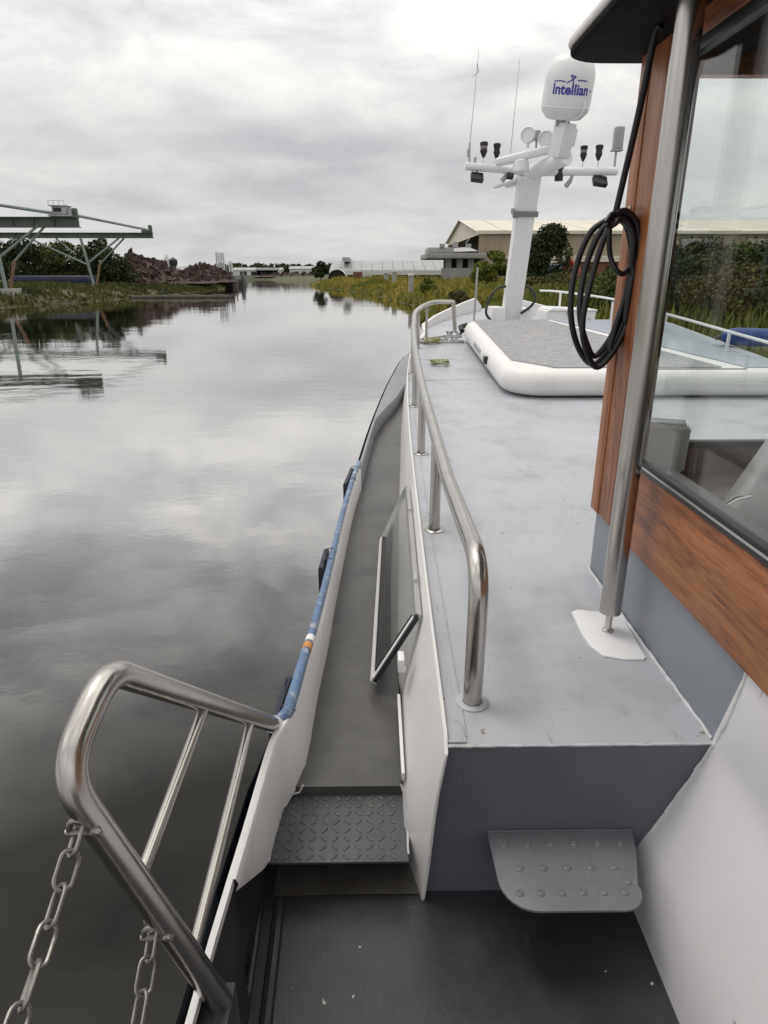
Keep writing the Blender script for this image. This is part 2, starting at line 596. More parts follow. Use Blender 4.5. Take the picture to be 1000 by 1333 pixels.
M['earth2'] = pm('grassy_bank_earth', (.055, .056, .026), .95, 0, .3, .3, stain=(.08, .07, .036), stain_scale=.15, stain_th=(.45, .6))


def water_mat():
    m, t, b = new_mat('calm_river_water')
    m.node_tree.nodes.remove(b)
    tc = t.n('ShaderNodeTexCoord')
    v = tc.outputs['Object']
    fine = t.noise(t.mapping(v, scale=(.8, 1.2, 1)), 2.4, 4, .55)
    slow = t.noise(t.mapping(v, scale=(.16, .30, 1)), 1.0, 3, .5)
    # low wash spreading from the left bank: only in one stretch of water
    sepx = t.n('ShaderNodeSeparateXYZ')
    t.l(v, sepx.inputs[0])
    wv = t.n('ShaderNodeTexWave', wave_type='BANDS', bands_direction='Y')
    wv.inputs['Scale'].default_value = .42
    wv.inputs['Distortion'].default_value = 9.0
    wv.inputs['Detail'].default_value = 2
    wv.inputs['Detail Scale'].default_value = .6
    t.l(t.mapping(v, scale=(.35, 1, 1), rot=(0, 0, R(-14))), wv.inputs['Vector'])
    my = t.math('SUBTRACT', 1.0, t.math('ABSOLUTE', t.math('DIVIDE', t.math('SUBTRACT', sepx.outputs[1], 15.0), 5.5)), clamp=True)
    mxx = t.math('MULTIPLY', t.math('SUBTRACT', -4.5, sepx.outputs[0]), .35, clamp=True)
    wake = t.math('MULTIPLY', t.math('MULTIPLY', wv.outputs['Fac'], my), mxx)
    h = t.math('ADD', t.math('ADD', t.math('MULTIPLY', fine, .10), t.math('MULTIPLY', slow, .55)), t.math('MULTIPLY', wake, .055))
    bn = t.n('ShaderNodeBump')
    bn.inputs['Strength'].default_value = .30
    bn.inputs['Distance'].default_value = .06
    t.l(h, bn.inputs['Height'])
    df = t.n('ShaderNodeBsdfDiffuse')
    df.inputs[0].default_value = (.009, .0085, .007, 1)
    gl = t.n('ShaderNodeBsdfGlossy')
    gl.inputs[0].default_value = (1, .99, .975, 1)
    gl.inputs['Roughness'].default_value = .025
    t.l(bn.outputs[0], gl.inputs['Normal'])
    ge = t.n('ShaderNodeNewGeometry')
    dt = t.n('ShaderNodeVectorMath', operation='DOT_PRODUCT')
    t.l(ge.outputs['Normal'], dt.inputs[0])
    t.l(ge.outputs['Incoming'], dt.inputs[1])
    # mirror share of the calm surface against the angle it is seen at
    fr = t.ramp(dt.outputs['Value'], [(0., .96), (.08, .90), (.16, .80), (.25, .68), (.36, .52), (.47, .31), (.57, .11), (.66, .028), (1., .012)])
    ms = t.n('ShaderNodeMixShader')
    t.l(fr, ms.inputs[0])
    t.l(df.outputs[0], ms.inputs[1])
    t.l(gl.outputs[0], ms.inputs[2])
    out = [n for n in m.node_tree.nodes if n.type == 'OUTPUT_MATERIAL'][0]
    t.l(ms.outputs[0], out.inputs[0])
    return m


M['water'] = water_mat()

# ------------------------------------------------------------------ the river and its banks
wb = MB()
wb.quad((-3000, -400, 0), (3000, -400, 0), (3000, 4000, 0), (-3000, 4000, 0))
tag(wb.build('river_water', M['water']), 'calm grey river reflecting the overcast sky', None, None, 'structure')

right_shore = [(12.5, -60), (11.5, -10), (10.5, 8), (8, 24), (5.8, 38), (3.4, 50), (1.2, 68), (-2, 91), (-7, 113), (-12, 135), (-20, 175), (-30, 225), (-44, 275)]
left_shore = [(-31, -60), (-29.5, 10), (-28.5, 40), (-27, 52), (-25, 64), (-24.2, 80), (-24, 100), (-24.5, 113), (-29, 150), (-36, 190), (-46, 232), (-70, 262)]
rs_f = curve([(y, x) for x, y in right_shore])
ls_f = curve([(y, x) for x, y in left_shore])


def bank_h(off):
    return float(np.interp(off, [-1.5, 0, 1.2, 3.5, 8, 20, 60], [-.6, 0.0, .45, .95, 1.25, 1.35, 1.4]))


def bank(name, f, sgn, y0, y1, mat, label):
    b = MB()
    offs = [-1.5, -.4, 0, .5, 1.2, 2.2, 3.5, 5.5, 8, 14, 25, 60, 200, 1200]
    rows = []
    y = y0
    while y <= y1:
        row = []
        for o_ in offs:
            h = bank_h(o_) + (0 if o_ > 100 else .10 * mnoise.noise((o_ * .5, y * .35, sgn * 3.)))
            wob = .35 * mnoise.noise((y * .4, o_ * .1, sgn * 5.)) if o_ < 5 else 0
            row.append((f(y) + sgn * (o_ + wob), y, h))
        rows.append(row)
        y += 1.6 if y < 140 else 6
    b.grid(rows)
    o = b.build(name, mat, angle=80)
    return tag(o, label, None, None, 'structure')


bank('river_bank_right', rs_f, 1, -60, 275, M['earth'], 'weedy sloping river bank on the right of the boat')
bank('river_bank_left', ls_f, -1, -60, 262, M['earth2'], 'grassy river bank below the gantry crane on the left')
fb = MB()
fb.grid([[(x, y, z) for x in np.linspace(-700, 700, 60)] for y, z in ((255, -.5), (262, .6), (275, 1.5), (900, 2.0), (3000, 2.0))])
tag(fb.build('river_bank_far', M['earth3'], angle=80), 'low land closing the river at the far end', None, None, 'structure')
# spit of mud lying in the shallows
sp = MB()
sp.tube(catmull([(-25.5, 70.0, .05), (-22, 70.6, .10), (-18.5, 70.8, .10), (-14.6, 71.2, .08)], 6), [.22 + .05 * math.sin(i * 1.7) for i in range(19)], 8)
for i in range(5):
    sp.tube([(-15.6 + i * .35, 71 + .1 * math.sin(i * 2), -.3), (-15.55 + i * .35, 71.05, .45 + .12 * math.sin(i * 3))], .06, 6)
tag(sp.build('log_boom', M['timber']), 'low dark log boom lying in the water off the left bank', 'log boom')


def tufts(name, f, sgn, n, yr, orr, hr, wd, mat, label, seed, pw=1.0):
    rg = np.random.default_rng(seed)
    y = yr[0] + (yr[1] - yr[0]) * rg.random(n) ** pw
    off = orr[0] + (orr[1] - orr[0]) * rg.random(n) ** 1.2
    # clumpy growth
    keep = np.array([mnoise.noise((yy * .28, oo * .45, seed)) > -.25 + .5 * (rg.random() - .5) for yy, oo in zip(y, off)])
    y, off = y[keep], off[keep]
    n = len(y)
    fx = np.array([f(yy) for yy in y])
    x = fx + sgn * off
    z = np.array([bank_h(o_) for o_ in off]) - .05
    clump = np.array([.6 + .8 * (.5 + mnoise.noise((yy * .22, oo * .3, seed + 9.))) for yy, oo in zip(y, off)])
    h = (hr[0] + (hr[1] - hr[0]) * rg.random(n)) * clump
    a = rg.random(n) * math.pi
    wdd = wd * (.6 + .8 * rg.random(n))
    dx, dy = np.cos(a) * wdd, np.sin(a) * wdd
    lx, ly = (rg.random(n) - .5) * h * .8, (rg.random(n) - .5) * h * .8
    V = np.empty((n * 4, 3))
    V[0::4] = np.c_[x - dx * .4, y - dy * .4, z]
    V[1::4] = np.c_[x + dx * .4, y + dy * .4, z]
    V[2::4] = np.c_[x + dx + lx * .6, y + dy + ly * .6, z + h * .65]
    V[3::4] = np.c_[x - dx + lx, y - dy + ly, z + h]
    F = np.arange(n * 4).reshape(n, 4)
    me = bpy.data.meshes.new(name)
    me.from_pydata(V.tolist(), [], F.tolist())
    me.materials.append(mat)
    o = bpy.data.objects.new(name, me)
    link(o)
    return tag(o, label, None, None, 'stuff')


tufts('bank_weeds', rs_f, 1, 34000, (40, 140), (.05, 15), (.2, .75), .09, M['weed'], 'tall straw and green weeds covering the right bank', 3, 1.4)
tufts('bank_weeds', rs_f, 1, 24000, (4, 44), (.05, 13), (.25, .85), .05, M['weed_g'], 'green weeds on the near part of the right bank', 8, 1.1)
tufts('bank_grass', ls_f, -1, 26000, (20, 150), (.0, 14), (.12, .45), .11, M['weed_l'], 'green and straw grass growing along the left bank', 5)


def leaves(rg, blobs, n, size):
    """leaf-sized quads scattered through the outer part of several ellipsoids"""
    wts = np.array([b[3] * b[4] * b[5] for b in blobs]) ** .7
    idx = rg.choice(len(blobs), n, p=wts / wts.sum())
    B = np.array(blobs)[idx]
    d = rg.normal(size=(n, 3))
    d /= np.linalg.norm(d, axis=1)[:, None]
    rad = .55 + .5 * rg.random(n) ** .6
    c = B[:, :3] + d * B[:, 3:6] * rad[:, None]
    u = rg.normal(size=(n, 3))
    u /= np.linalg.norm(u, axis=1)[:, None]
    w_ = np.cross(u, rg.normal(size=(n, 3)))
    w_ /= np.linalg.norm(w_, axis=1)[:, None]
    s = size * (.5 + rg.random(n))[:, None]
    V = np.empty((n * 4, 3))
    V[0::4] = c - u * s
    V[1::4] = c - w_ * s * .55
    V[2::4] = c + u * s
    V[3::4] = c + w_ * s * .55
    return V, np.arange(n * 4).reshape(n, 4)


def tree(name, label, x, y, z0, h, r, mat, seed, n=2600, size=.16, trunk=.3, cat='tree', group=None, nblob=14, bush=False):
    rg = np.random.default_rng(seed)
    root = empty(name, (x, y, z0), label, cat, group)
    blobs = []
    tb = MB()
    tr = max(.05, h * .022)
    top = Vector((x + (rg.random() - .5) * r * .3, y, z0 + h * .8))
    tb.tube([(x, y, z0 - .3), (x + .05 * r, y, z0 + h * .3), top], [tr, tr * .75, tr * .25], 7)
    for i in range(nblob):
        k = rg.random()
        zz = z0 + h * (trunk + (1 - trunk) * (.08 + .84 * k))
        prof = math.sin(math.pi * min(1, .22 + .72 * k)) if not bush else math.sqrt(max(0.05, 1 - k * k))
        a = rg.random() * 2 * math.pi
        rr = r * prof * (.35 + .5 * rg.random())
        bx, by = x + math.cos(a) * rr, y + math.sin(a) * rr
        br = r * (.24 + .22 * rg.random())
        blobs.append((bx, by, zz, br * 1.1, br * 1.1, br * (.75 if not bush else .6)))
        st = Vector((x, y, z0 + h * (trunk * .7 + .3 * k)))
        tb.tube([st, (Vector((bx, by, zz)) + st) / 2 + Vector((0, 0, .05 * h)), (bx, by, zz)], [tr * .4, tr * .25, tr * .08], 5)
    tb.build('trunk', M['bark'], root)
    V, F = leaves(rg, blobs, n, size)
    V[:, 2] = np.maximum(V[:, 2], z0 + .02)
    me = bpy.data.meshes.new('crown')
    me.from_pydata(V.tolist(), [], F.tolist())
    me.materials.append(mat)
    link(bpy.data.objects.new('crown', me), root)
    return root


def px_x(u, Y, z=2.4):
    """offset to the right at distance Y for photo column u"""
    return at(u, 355, Y=Y).x


def z_of(v, Y):
    return at(500, v, Y=Y).z


# ---- left bank: trees
LT = [(-8, 82, 322, 3.4, 'leaf_dark', 'dark tree at the left edge of the photo, partly behind the near crane legs'),
      (30, 80, 318, 3.0, 'leaf_dark', 'dark tree behind the crane, just right of its near legs'),
      (58, 84, 327, 2.9, 'leaf_mid', 'mid green round tree left of centre in the row behind the crane'),
      (85, 82, 322, 3.1, 'leaf_mid', 'paler green tree with a ragged top behind the far crane legs'),
      (112, 84, 326, 2.4, 'leaf_dark', 'dark low tree directly behind the far crane leg'),
      (134, 82, 314, 1.9, 'leaf_dark', 'tall narrow dark tree just right of the far crane leg'),
      (150, 84, 340, 2.2, 'leaf_dark', 'low dark tree ending the row beside the scrap heaps')]
for i, (u, Y, vt, r, mt, lb) in enumerate(LT):
    zt = z_of(vt, Y)
    tree('broadleaf_tree', lb, px_x(u, Y), Y, 1.2, zt - 1.2 + .3, r * 1.05, M[mt], 100 + i, 4200, .17, .04, 'tree', 'trees on the left bank', 26)
tp = MB()
tpx, tpy = px_x(70, 77), 77
tp.prism([(-4.2, -1.4), (4.2, -1.4), (4.0, 1.4), (-4.0, 1.4)], 0, .95, .3, Matrix.Translation((tpx, tpy, 1.2)))
tp.box(-4.25, 4.25, -1.45, 1.45, .0, .25, .08, Matrix.Translation((tpx, tpy, 1.2)))
tag(tp.build('tarpaulin_stack', M['tarp']), 'low stack under a dark blue tarpaulin below the trees on the left bank', 'tarpaulin')

# ---- gantry crane on the left bank
gy0, gy1 = 56.0, 75.0
gz = z_of(308, gy1)
g0 = at(103, 290, Y=gy0)
g1 = at(199, 306, Y=gy1)
root = empty('gantry_crane', (-33, 66, 1.2), 'green grey steel gantry crane reaching over the water from the left bank', 'gantry crane')
GZ = (g0.z + g1.z) / 2


def ibeam(y, x0, x1, z, hh, ww):
    b = MB()
    b.box(x0, x1, y - ww, y + ww, z + hh - .07, z + hh)
    b.box(x0, x1, y - ww, y + ww, z - hh, z - hh + .07)
    b.box(x0, x1, y - .05, y + .05, z - hh + .07, z + hh - .07)
    for k in range(int((x1 - x0) / 1.6)):
        b.box(x0 + 1.6 * k + .4, x0 + 1.6 * k + .45, y - ww * .8, y + ww * .8, z - hh + .07, z + hh - .07)
    return b


ibeam(gy0, -75, g0.x, GZ, .38, .30).build('girder', M['gantry_dark'], root)
ibeam(gy1, -75, g1.x, GZ, .27, .24).build('girder', M['gantry_dark'], root)
for yy, gx in ((gy0, g0.x), (gy1, g1.x)):
    e = MB()
    e.prism([(gx - 1.1, yy - .22), (gx - .05, yy - .22), (gx - .05, yy + .22), (gx - 1.1, yy + .22)], GZ + .27, GZ + .52, .05)
    e.box(gx - .36, gx - .03, yy - .2, yy + .2, GZ + .5, GZ + 1.0, .06)
    e.build('buffer_stop', M['gantry_dark'], root)
tiep = MB()
tiep.tube([(g0.x - .2, gy0, GZ + .5), (g1.x - .25, gy1, GZ + .5)], .11, 8)
tiep.build('end_tie', M['gantry'], root)
st = MB()
s1 = at(-60, 258, Y=gy0)
st.tube([(g0.x - .8, gy0, GZ + .5), s1], .12, 8)
st.build('stay', M['gantry'], root)
for yy, xb_, xt in ((gy1, at(125, 371, Y=gy1).x, at(108, 310, Y=gy1).x), (gy0, at(12, 374, Y=gy0).x, at(-4, 300, Y=gy0).x)):
    l = MB()
    l.tube([(xb_, yy - .5, 1.1), (xt, yy - .6, GZ - .27)], .15, 8)
    l.build('leg', M['gantry'], root)
    l = MB()
    l.tube([(xb_ + .1, yy - .1, 1.1), (xb_ + .55, yy + .5, 1.1 + (GZ - 1.1) * .44)], .13, 8)
    l.build('leg', M['rust'], root)
    l = MB()
    l.tube([(xb_ - .3, yy - .45, 1.1 + (GZ - 1.1) * .46), (xb_ + 3.15, yy - .1, GZ - .27)], .10, 8)
    l.build('brace', M['gantry'], root)
    l = MB()
    l.tube([(xb_ + .35, yy + .5, 1.1 + (GZ - 1.1) * .40), (xb_ + 3.6, yy + .15, GZ - .27)], .09, 8)
    l.build('brace', M['gantry'], root)
    l = MB()
    l.tube([(xb_ - .35, yy - .45, 1.1 + (GZ - 1.1) * .42), (xb_ - 6.3, yy - .1, GZ - .27)], .09, 8)
    l.build('brace', M['gantry'], root)
    l = MB()
    l.tube([(xb_ - 1.8, yy + .4, 1.1 + (GZ - 1.1) * .62), (xb_ - 3.6, yy + .2, GZ - .27)], .08, 8)
    l.build('brace', M['gantry'], root)
    l = MB()
    l.prism([(xb_ - .5, yy - .8), (xb_ + .6, yy - .8), (xb_ + .6, yy + .8), (xb_ - .5, yy + .8)], .6, 1.22, .05)
    l.build('footing', M['concrete'], root)
hc = at(81, 279, Y=gy0)
hb = MB()
hb.box(hc.x - .55, hc.x + .55, gy0 - .5, gy0 + .5, GZ + .52, GZ + 1.12, .04)
hb.box(hc.x - .75, hc.x + .65, gy0 - .6, gy0 + .6, GZ + 1.12, GZ + 1.17)
hb.box(hc.x - .9, hc.x + .9, gy0 - .5, gy0 + .5, GZ + .40, GZ + .51)
hb.box(hc.x + .62, hc.x + .86, gy0 - .4, gy0 + .4, GZ + .51, GZ + .95)
for kx in (-.7, -.3, .1, .5):
    hb.tube([(hc.x + kx, gy0 - .55, GZ + 1.17), (hc.x + kx, gy0 - .55, GZ + 1.5)], .02, 5)
hb.tube([(hc.x - .7, gy0 - .55, GZ + 1.5), (hc.x + .5, gy0 - .55, GZ + 1.5)], .02, 5)
cb = hb.build('hoist_cabin', M['cabin'], root)
wd_ = MB()
wd_.box(hc.x - .4, hc.x + .2, gy0 - .53, gy0 - .49, GZ + .72, GZ + 1.0)
wd_.build('cabin_window', M['void'], cb)

# ---- scrap heaps
def heap(name, u, Y, vt, wx, wy, seed, label, cat='scrap heap', nchunk=260):
    cx = px_x(u, Y)
    h = z_of(vt, Y) - 1.1
    b = MB()
    rows = []
    for j in range(25):
        row = []
        for i in range(41):
            s, t_ = i / 40 * 2 - 1, j / 24 * 2 - 1
            k = max(0, 1 - abs(s) ** 1.7) * max(0, 1 - abs(t_) ** 2)
            zz = h * k * (.80 + .38 * mnoise.noise((s * 2.6 + seed, t_ * 2.1, seed))) + .35 * k * mnoise.noise((s * 9, t_ * 8, seed * 2.))
            row.append((cx + s * wx, Y + t_ * wy, 1.0 + max(-.2, zz)))
        rows.append(row)
    b.grid(rows)
    rg = random.Random(seed)
    for i in range(nchunk):
        j, k = rg.randrange(2, 22), rg.randrange(3, 38)
        p = Vector(rows[j][k])
        if p.z < 1.3:
            continue
        MX = Matrix.Translation(p + Vector((0, 0, .1))) @ Euler((rg.uniform(0, 3), rg.uniform(0, 3), rg.uniform(0, 3))).to_matrix().to_4x4()
        a, c, d = rg.uniform(.15, .8), rg.uniform(.08, .35), rg.uniform(.03, .25)
        b.box(-a, a, -c, c, -d, d, 0, MX)
    o = b.build(name, M['scrap'], angle=20)
    return tag(o, label, cat, 'rusty scrap heaps beside the river')


heap('scrap_heap', 188, 100, 328, 6.2, 7, 1, 'largest rusty brown scrap heap, nearest the crane on the left bank')
heap('scrap_heap', 166, 93, 330, 3.6, 5, 6, 'low scrap heap between the trees and the largest heap')
heap('scrap_heap', 262, 118, 343, 5.5, 6, 2, 'brown scrap heap near the poles at the right end of the left bank')
heap('scrap_heap', 228, 104, 353, 5.5, 5, 9, 'low flat scrap heap in front of the pale sheds on the left bank')
heap('scrap_heap', 380, 268, 355, 14, 6, 3, 'long low rust coloured heap at the far end of the river', nchunk=160)

# ---- works, silos, poles behind the left heaps
def silo(u, Y, vt, r, label):
    x = px_x(u, Y)
    h = z_of(vt, Y)
    rt = empty('silo', (x, Y, 1.2), label, 'silo', 'silos behind the scrap heaps')
    b = MB()
    b.lathe([(r, 1.2), (r, h * .8), (r * .95, h * .86), (r * .3, h)], 16, Matrix.Translation((x, Y, 0)))
    b.build('tank', M['steel_silo'], rt)
    for k in range(4):
        b = MB()
        b.lathe([(r + .05, 0), (r + .05, .15)], 16, Matrix.Translation((x, Y, 1.6 + k * (h * .75 - 1.6) / 3.5)))
        b.build('hoop', M['cabin'], rt)


silo(219, 150, 331, .55, 'thin pale silo tower behind the gap between the scrap heaps')
rt = empty('works_shed', (px_x(243, 148), 148, 1.2), 'pale low works shed with a dark hopper behind the scrap heaps', 'shed')
b = MB()
x0, x1 = px_x(222, 148), px_x(256, 148)
zt = z_of(346, 148)
b.box(x0, x1, 145, 152, 1.2, zt - .8)
b.build('wall', M['far_wall'], rt)
b = MB()
b.prism([(144.6, zt - .8), (148.5, zt), (152.4, zt - .8)], x0 - .3, x1 + .3, 0, Matrix(((0, 0, 1, 0), (1, 0, 0, 0), (0, 1, 0, 0), (0, 0, 0, 1))))
b.build('roof', M['cabin'], rt)
b = MB()
hx = px_x(227, 146)
b.lathe([(.15, zt - .8), (.9, zt + .3), (.9, zt + 1.1), (.2, zt + 1.6)], 10, Matrix.Translation((hx, 146, 0)))
b.build('hopper', M['hull_dark'], rt)
rt = empty('works_building', (px_x(275, 140), 140, 1.2), 'grey flat roofed works building right of the brown heap', 'building')
x0, x1 = px_x(266, 140), px_x(285, 140)
b = MB()
b.box(x0, x1, 138, 143, 1.2, z_of(350, 140))
b.build('wall', M['beige'], rt)
b = MB()
b.box(x0 - .3, x1 + .3, 137.6, 143.4, z_of(350, 140), z_of(347, 140))
b.build('roof', M['gantry_dark'], rt)
for u, vt, lb in ((285, 328, 'tallest thin lattice pole of the trio on the left bank'), (291, 329, 'second lattice pole, right beside the tallest one'), (301, 340, 'short thick pole at the tip of the left bank')):
    Y = 128
    x = px_x(u, Y)
    zt = z_of(vt, Y)
    rt = empty('lattice_pole', (x, Y, 1), lb, 'pole', 'poles at the end of the left bank')
    b = MB()
    for dx, dy in ((-.25, -.25), (.25, -.25), (.25, .25), (-.25, .25)):
        b.tube([(x + dx, Y + dy, .8), (x + dx * .8, Y + dy * .8, zt)], .12, 5)
    b.build('upright', M['steel_silo'], rt)
    b = MB()
    k = 1.0
    sg = 1
    while k < zt - .8:
        b.tube([(x - .22 * sg, Y - .22, k), (x + .22 * sg, Y - .22, k + .8)], .04, 5)
        k += .8
        sg = -sg
    b.build('lattice', M['steel_silo'], rt)


def barge(name, u, Y, L, label):
    x = px_x(u, Y)
    rt = empty(name, (x, Y, 0), label, 'barge')
    b = MB()
    b.prism([(-L, -1.6), (L * .85, -1.6), (L, -.6), (L, .6), (L * .85, 1.6), (-L, 1.6)], -.3, 1.3, .08, Matrix.Translation((x, Y, 0)))
    b.build('hull', M['hull_dark'], rt)
    b = MB()
    b.box(x + L * .35, x + L * .75, Y - 1.1, Y + 1.1, 1.3, 2.5, .08)
    b.box(x + L * .3, x + L * .8, Y - 1.25, Y + 1.25, 2.5, 2.6)
    b.build('cabin', M['gantry_dark'], rt)
    b = MB()
    b.tube([(x + L * .5, Y, 2.6), (x + L * .5, Y, 4.4)], .05, 5)
    b.build('mast', M['steel_silo'], rt)


barge('moored_barge', 283, 122, 3.4, 'dark barge moored at the tip of the left bank')
barge('moored_barge', 312, 135, 1.0, 'small dark work boat just beyond the tip of the left bank')

# ---- far end of the river
rg_f = np.random.default_rng(300)
blobs = []
for i in range(90):
    u = 285 + i * 2.6 + rnd.uniform(-2, 2)
    Y = 420 + rnd.uniform(-25, 25)
    hh = rnd.uniform(1.6, 3.4)
    blobs.append((px_x(u, Y), Y, 1.6 + hh * .9, rnd.uniform(2, 4.5), rnd.uniform(2, 4), hh))
V, F_ = leaves(rg_f, blobs, 12000, 1.0)
me = bpy.data.meshes.new('far_wood')
me.from_pydata(V.tolist(), [], F_.tolist())
me.materials.append(M['leaf_dark'])
tag(link(bpy.data.objects.new('far_wood', me)), 'low dark belt of trees along the far horizon', None, None, 'stuff')
for u, v0, v1, wd, lb in ((335, 357, 365, 9, 'left white quay shed at the far end of the river'), (352, 359, 365, 5, 'right small white quay shed at the far end of the river'), (398, 354, 362, 6, 'pale shed beside the dark tree at the far bend')):
    Y = 285
    x = px_x(u, Y)
    rt = empty('quay_shed', (x, Y, 1.6), lb, 'shed', 'white sheds at the far end of the river')
    zt = max(3.5, z_of(v0, Y) + 1.2)
    b = MB()
    b.box(x - wd, x + wd, Y - 4, Y + 4, 1.2, zt)
    b.build('wall', M['far_wall'], rt)
    b = MB()
    b.prism([(Y - 4.4, zt), (Y, zt + 1.0), (Y + 4.4, zt)], x - wd - .4, x + wd + .4, 0, Matrix(((0, 0, 1, 0), (1, 0, 0, 0), (0, 1, 0, 0), (0, 0, 0, 1))))
    b.build('roof', M['shed_roof'], rt)
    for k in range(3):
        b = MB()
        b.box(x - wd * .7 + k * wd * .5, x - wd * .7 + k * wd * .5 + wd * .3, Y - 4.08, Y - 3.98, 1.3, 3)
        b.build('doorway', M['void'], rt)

# ---- right bank buildings
# long pale loading sheds
rt = empty('loading_shed', (px_x(500, 155), 155, 1.4), 'long low pale roofed loading shed beyond the river bend', 'shed')
Y = 150
x0, x1 = px_x(432, Y), px_x(590, Y)
zr, ze = z_of(339, Y), z_of(352, Y)
b = MB()
for k in range(12):
    xa, xb2 = x0 + (x1 - x0) * k / 12 + .03, x0 + (x1 - x0) * (k + 1) / 12 - .03
    b.grid([[(xa, Y - 8, ze), (xb2, Y - 8, ze)], [(xa, Y + 4, zr), (xb2, Y + 4, zr)], [(xa, Y + 16, ze), (xb2, Y + 16, ze)]])
    b.box(xb2 - .02, xb2 + .08, Y - 8, Y - 7.8, ze - .1, ze + .2)
b.build('roof', M['shed_roof'], rt)
b = MB()
b.box(x0, x1, Y - 8.1, Y - 7.9, ze - .9, ze - .02)
b.build('fascia', M['far_wall'], rt)
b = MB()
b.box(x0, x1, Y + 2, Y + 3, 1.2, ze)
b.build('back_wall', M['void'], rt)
for k in range(9):
    b = MB()
    xx = x0 + (x1 - x0) * (k + .2) / 9
    b.box(xx - .25, xx + .25, Y - 7.8, Y - 7.3, 1.2, ze - .9)
    b.build('column', M['concrete'], rt)
b = MB()
b.box(x0 + 2.6, x0 + 4.0, Y - 6, Y + 8, zr - .3, zr + .5)
b.build('roof_vent', M['cabin'], rt)
# ramp-like shed lower left with white wedge roof
rt = empty('quay_hangar', (px_x(440, 140), 140, 1.3), 'white curved hangar beside the dark tree at the river bend', 'hangar')
Y = 140
x0, x1 = px_x(428, Y), px_x(452, Y)
b = MB()
arc = [((x0 + x1) / 2 - math.cos(math.pi * k / 14) * (x1 - x0) / 2, 1.2 + (z_of(351, Y) - 1.2) * math.sin(math.pi * k / 14)) for k in range(15)]
b.grid([[(p[0], Y - 3, p[1]) for p in arc], [(p[0], Y + 7, p[1]) for p in arc]])
b.build('roof', M['far_wall'], rt)
b = MB()
ctr = Vector((sum(p[0] for p in arc) / 15, Y - 2.6, 1.2))
for k in range(14):
    p, q = arc[k], arc[k + 1]
    b.bm.faces.new([b.bm.verts.new(c) for c in (ctr, (ctr.x + (p[0] - ctr.x) * .9, Y - 2.6, 1.2 + (p[1] - 1.2) * .8), (ctr.x + (q[0] - ctr.x) * .9, Y - 2.6, 1.2 + (q[1] - 1.2) * .8))])
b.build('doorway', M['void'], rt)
tree('broadleaf_tree', 'dark lone tree standing at the river bend left of the white hangar', px_x(417, 150), 150, 1.3, z_of(342, 150) - 1.3, 1.9, M['leaf_dark'], 71, 1200, .25, .1, 'tree', None, 10)

# parked vans / pale boxes under the shed
for i, (u, lb) in enumerate(((466, 'pink brown container standing left of the columns on the right quay'), (478, 'white container beside the pink brown one on the right quay'))):
    Y = 128
    x = px_x(u, Y)
    rt = empty('shipping_container', (x, Y, 1.4), lb, 'container', 'containers on the right quay')
    b = MB()
    b.box(x - .85, x + .85, Y - 1.2, Y + 1.2, 1.4, z_of(354, Y))
    b.build('box_body', M['brick'] if i == 0 else M['far_wall'], rt)
    b = MB()
    for k in range(6):
        b.box(x - .8 + k * .28, x - .74 + k * .28, Y - 1.26, Y - 1.2, 1.5, z_of(355, Y))
    b.build('rib', M['brick'] if i == 0 else M['far_wall'], rt)

# concrete jetty columns (mooring dolphins)
for u, v0, v1, Y, lb in ((503, 354, 368, 96, 'leftmost pale concrete mooring column on the right shore'), (513.5, 352, 368, 88, 'middle pale concrete mooring column on the right shore'), (535, 356, 383, 62, 'nearest pale concrete mooring column with a square cap on the right shore')):
    p = at(u, v1, Y=Y)
    rt = empty('mooring_column', (p.x, Y, 0), lb, 'mooring column', 'mooring columns on the right shore')
    r = 3.6 / 850 * Y
    b = MB()
    b.box(p.x - r * .8, p.x + r * .8, Y - r, Y + r, -.3, z_of(v0, Y) - .2, .04)
    b.build('shaft', M['concrete'], rt)
    b = MB()
    b.box(p.x - r, p.x + r, Y - r * 1.2, Y + r * 1.2, z_of(v0, Y) - .2, z_of(v0, Y), .03)
    b.build('cap', M['far_wall'], rt)

# concrete loading building with cantilevered canopies
Y = 88
rt = empty('loading_building', (px_x(595, Y), Y, 1.4), 'concrete loading building with stepped cantilever canopies and dark bays', 'building')
xa, xb_, xc_ = px_x(553, Y), px_x(582, Y), px_x(628, Y)
zc1, zc2 = z_of(333, Y), z_of(322, Y)
b = MB()
b.box(xa, xc_, Y - 3, Y + 9, zc1 - .35, zc1 + .25, .05)
b.build('canopy', M['concrete'], rt)
b = MB()
b.grid([[(xa + .2, Y - 2.5, zc1 + .3), (xc_ - 1, Y - 2.5, zc2 - .5)], [(xa + .2, Y + 7, zc1 + .8), (xc_ - 1, Y + 7, zc2 + .3)]])
b.box(xa + .2, xa + 3.3, Y - 2.4, Y + 3, zc1 + .25, zc1 + .9, .05)
b.build('upper_roof', M['shed_roof'], rt)
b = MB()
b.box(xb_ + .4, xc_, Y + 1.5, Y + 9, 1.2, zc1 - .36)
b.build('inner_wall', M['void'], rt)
for k in range(4):
    b = MB()
    xx = xb_ + (xc_ - xb_) * k / 3.2
    b.box(xx - .35, xx + .35, Y - 1.6, Y - .8, 1.2, zc1 - .36, .03)
    b.build('column', M['concrete'], rt)
b = MB()
b.box(xb_ - .9, xc_, Y - 2.2, Y - 1.7, 1.0, z_of(349, Y), .03)
b.build('parapet', M['concrete'], rt)
b = MB()
for k in range(3):
    b.box(xa + 1.6 + k * 1.6, xa + 2.2 + k * 1.6, Y - 2.6, Y - 2, zc1 + .9, zc1 + 1.3 + .2 * (k == 1))
b.build('roof_box', M['cabin'], rt)

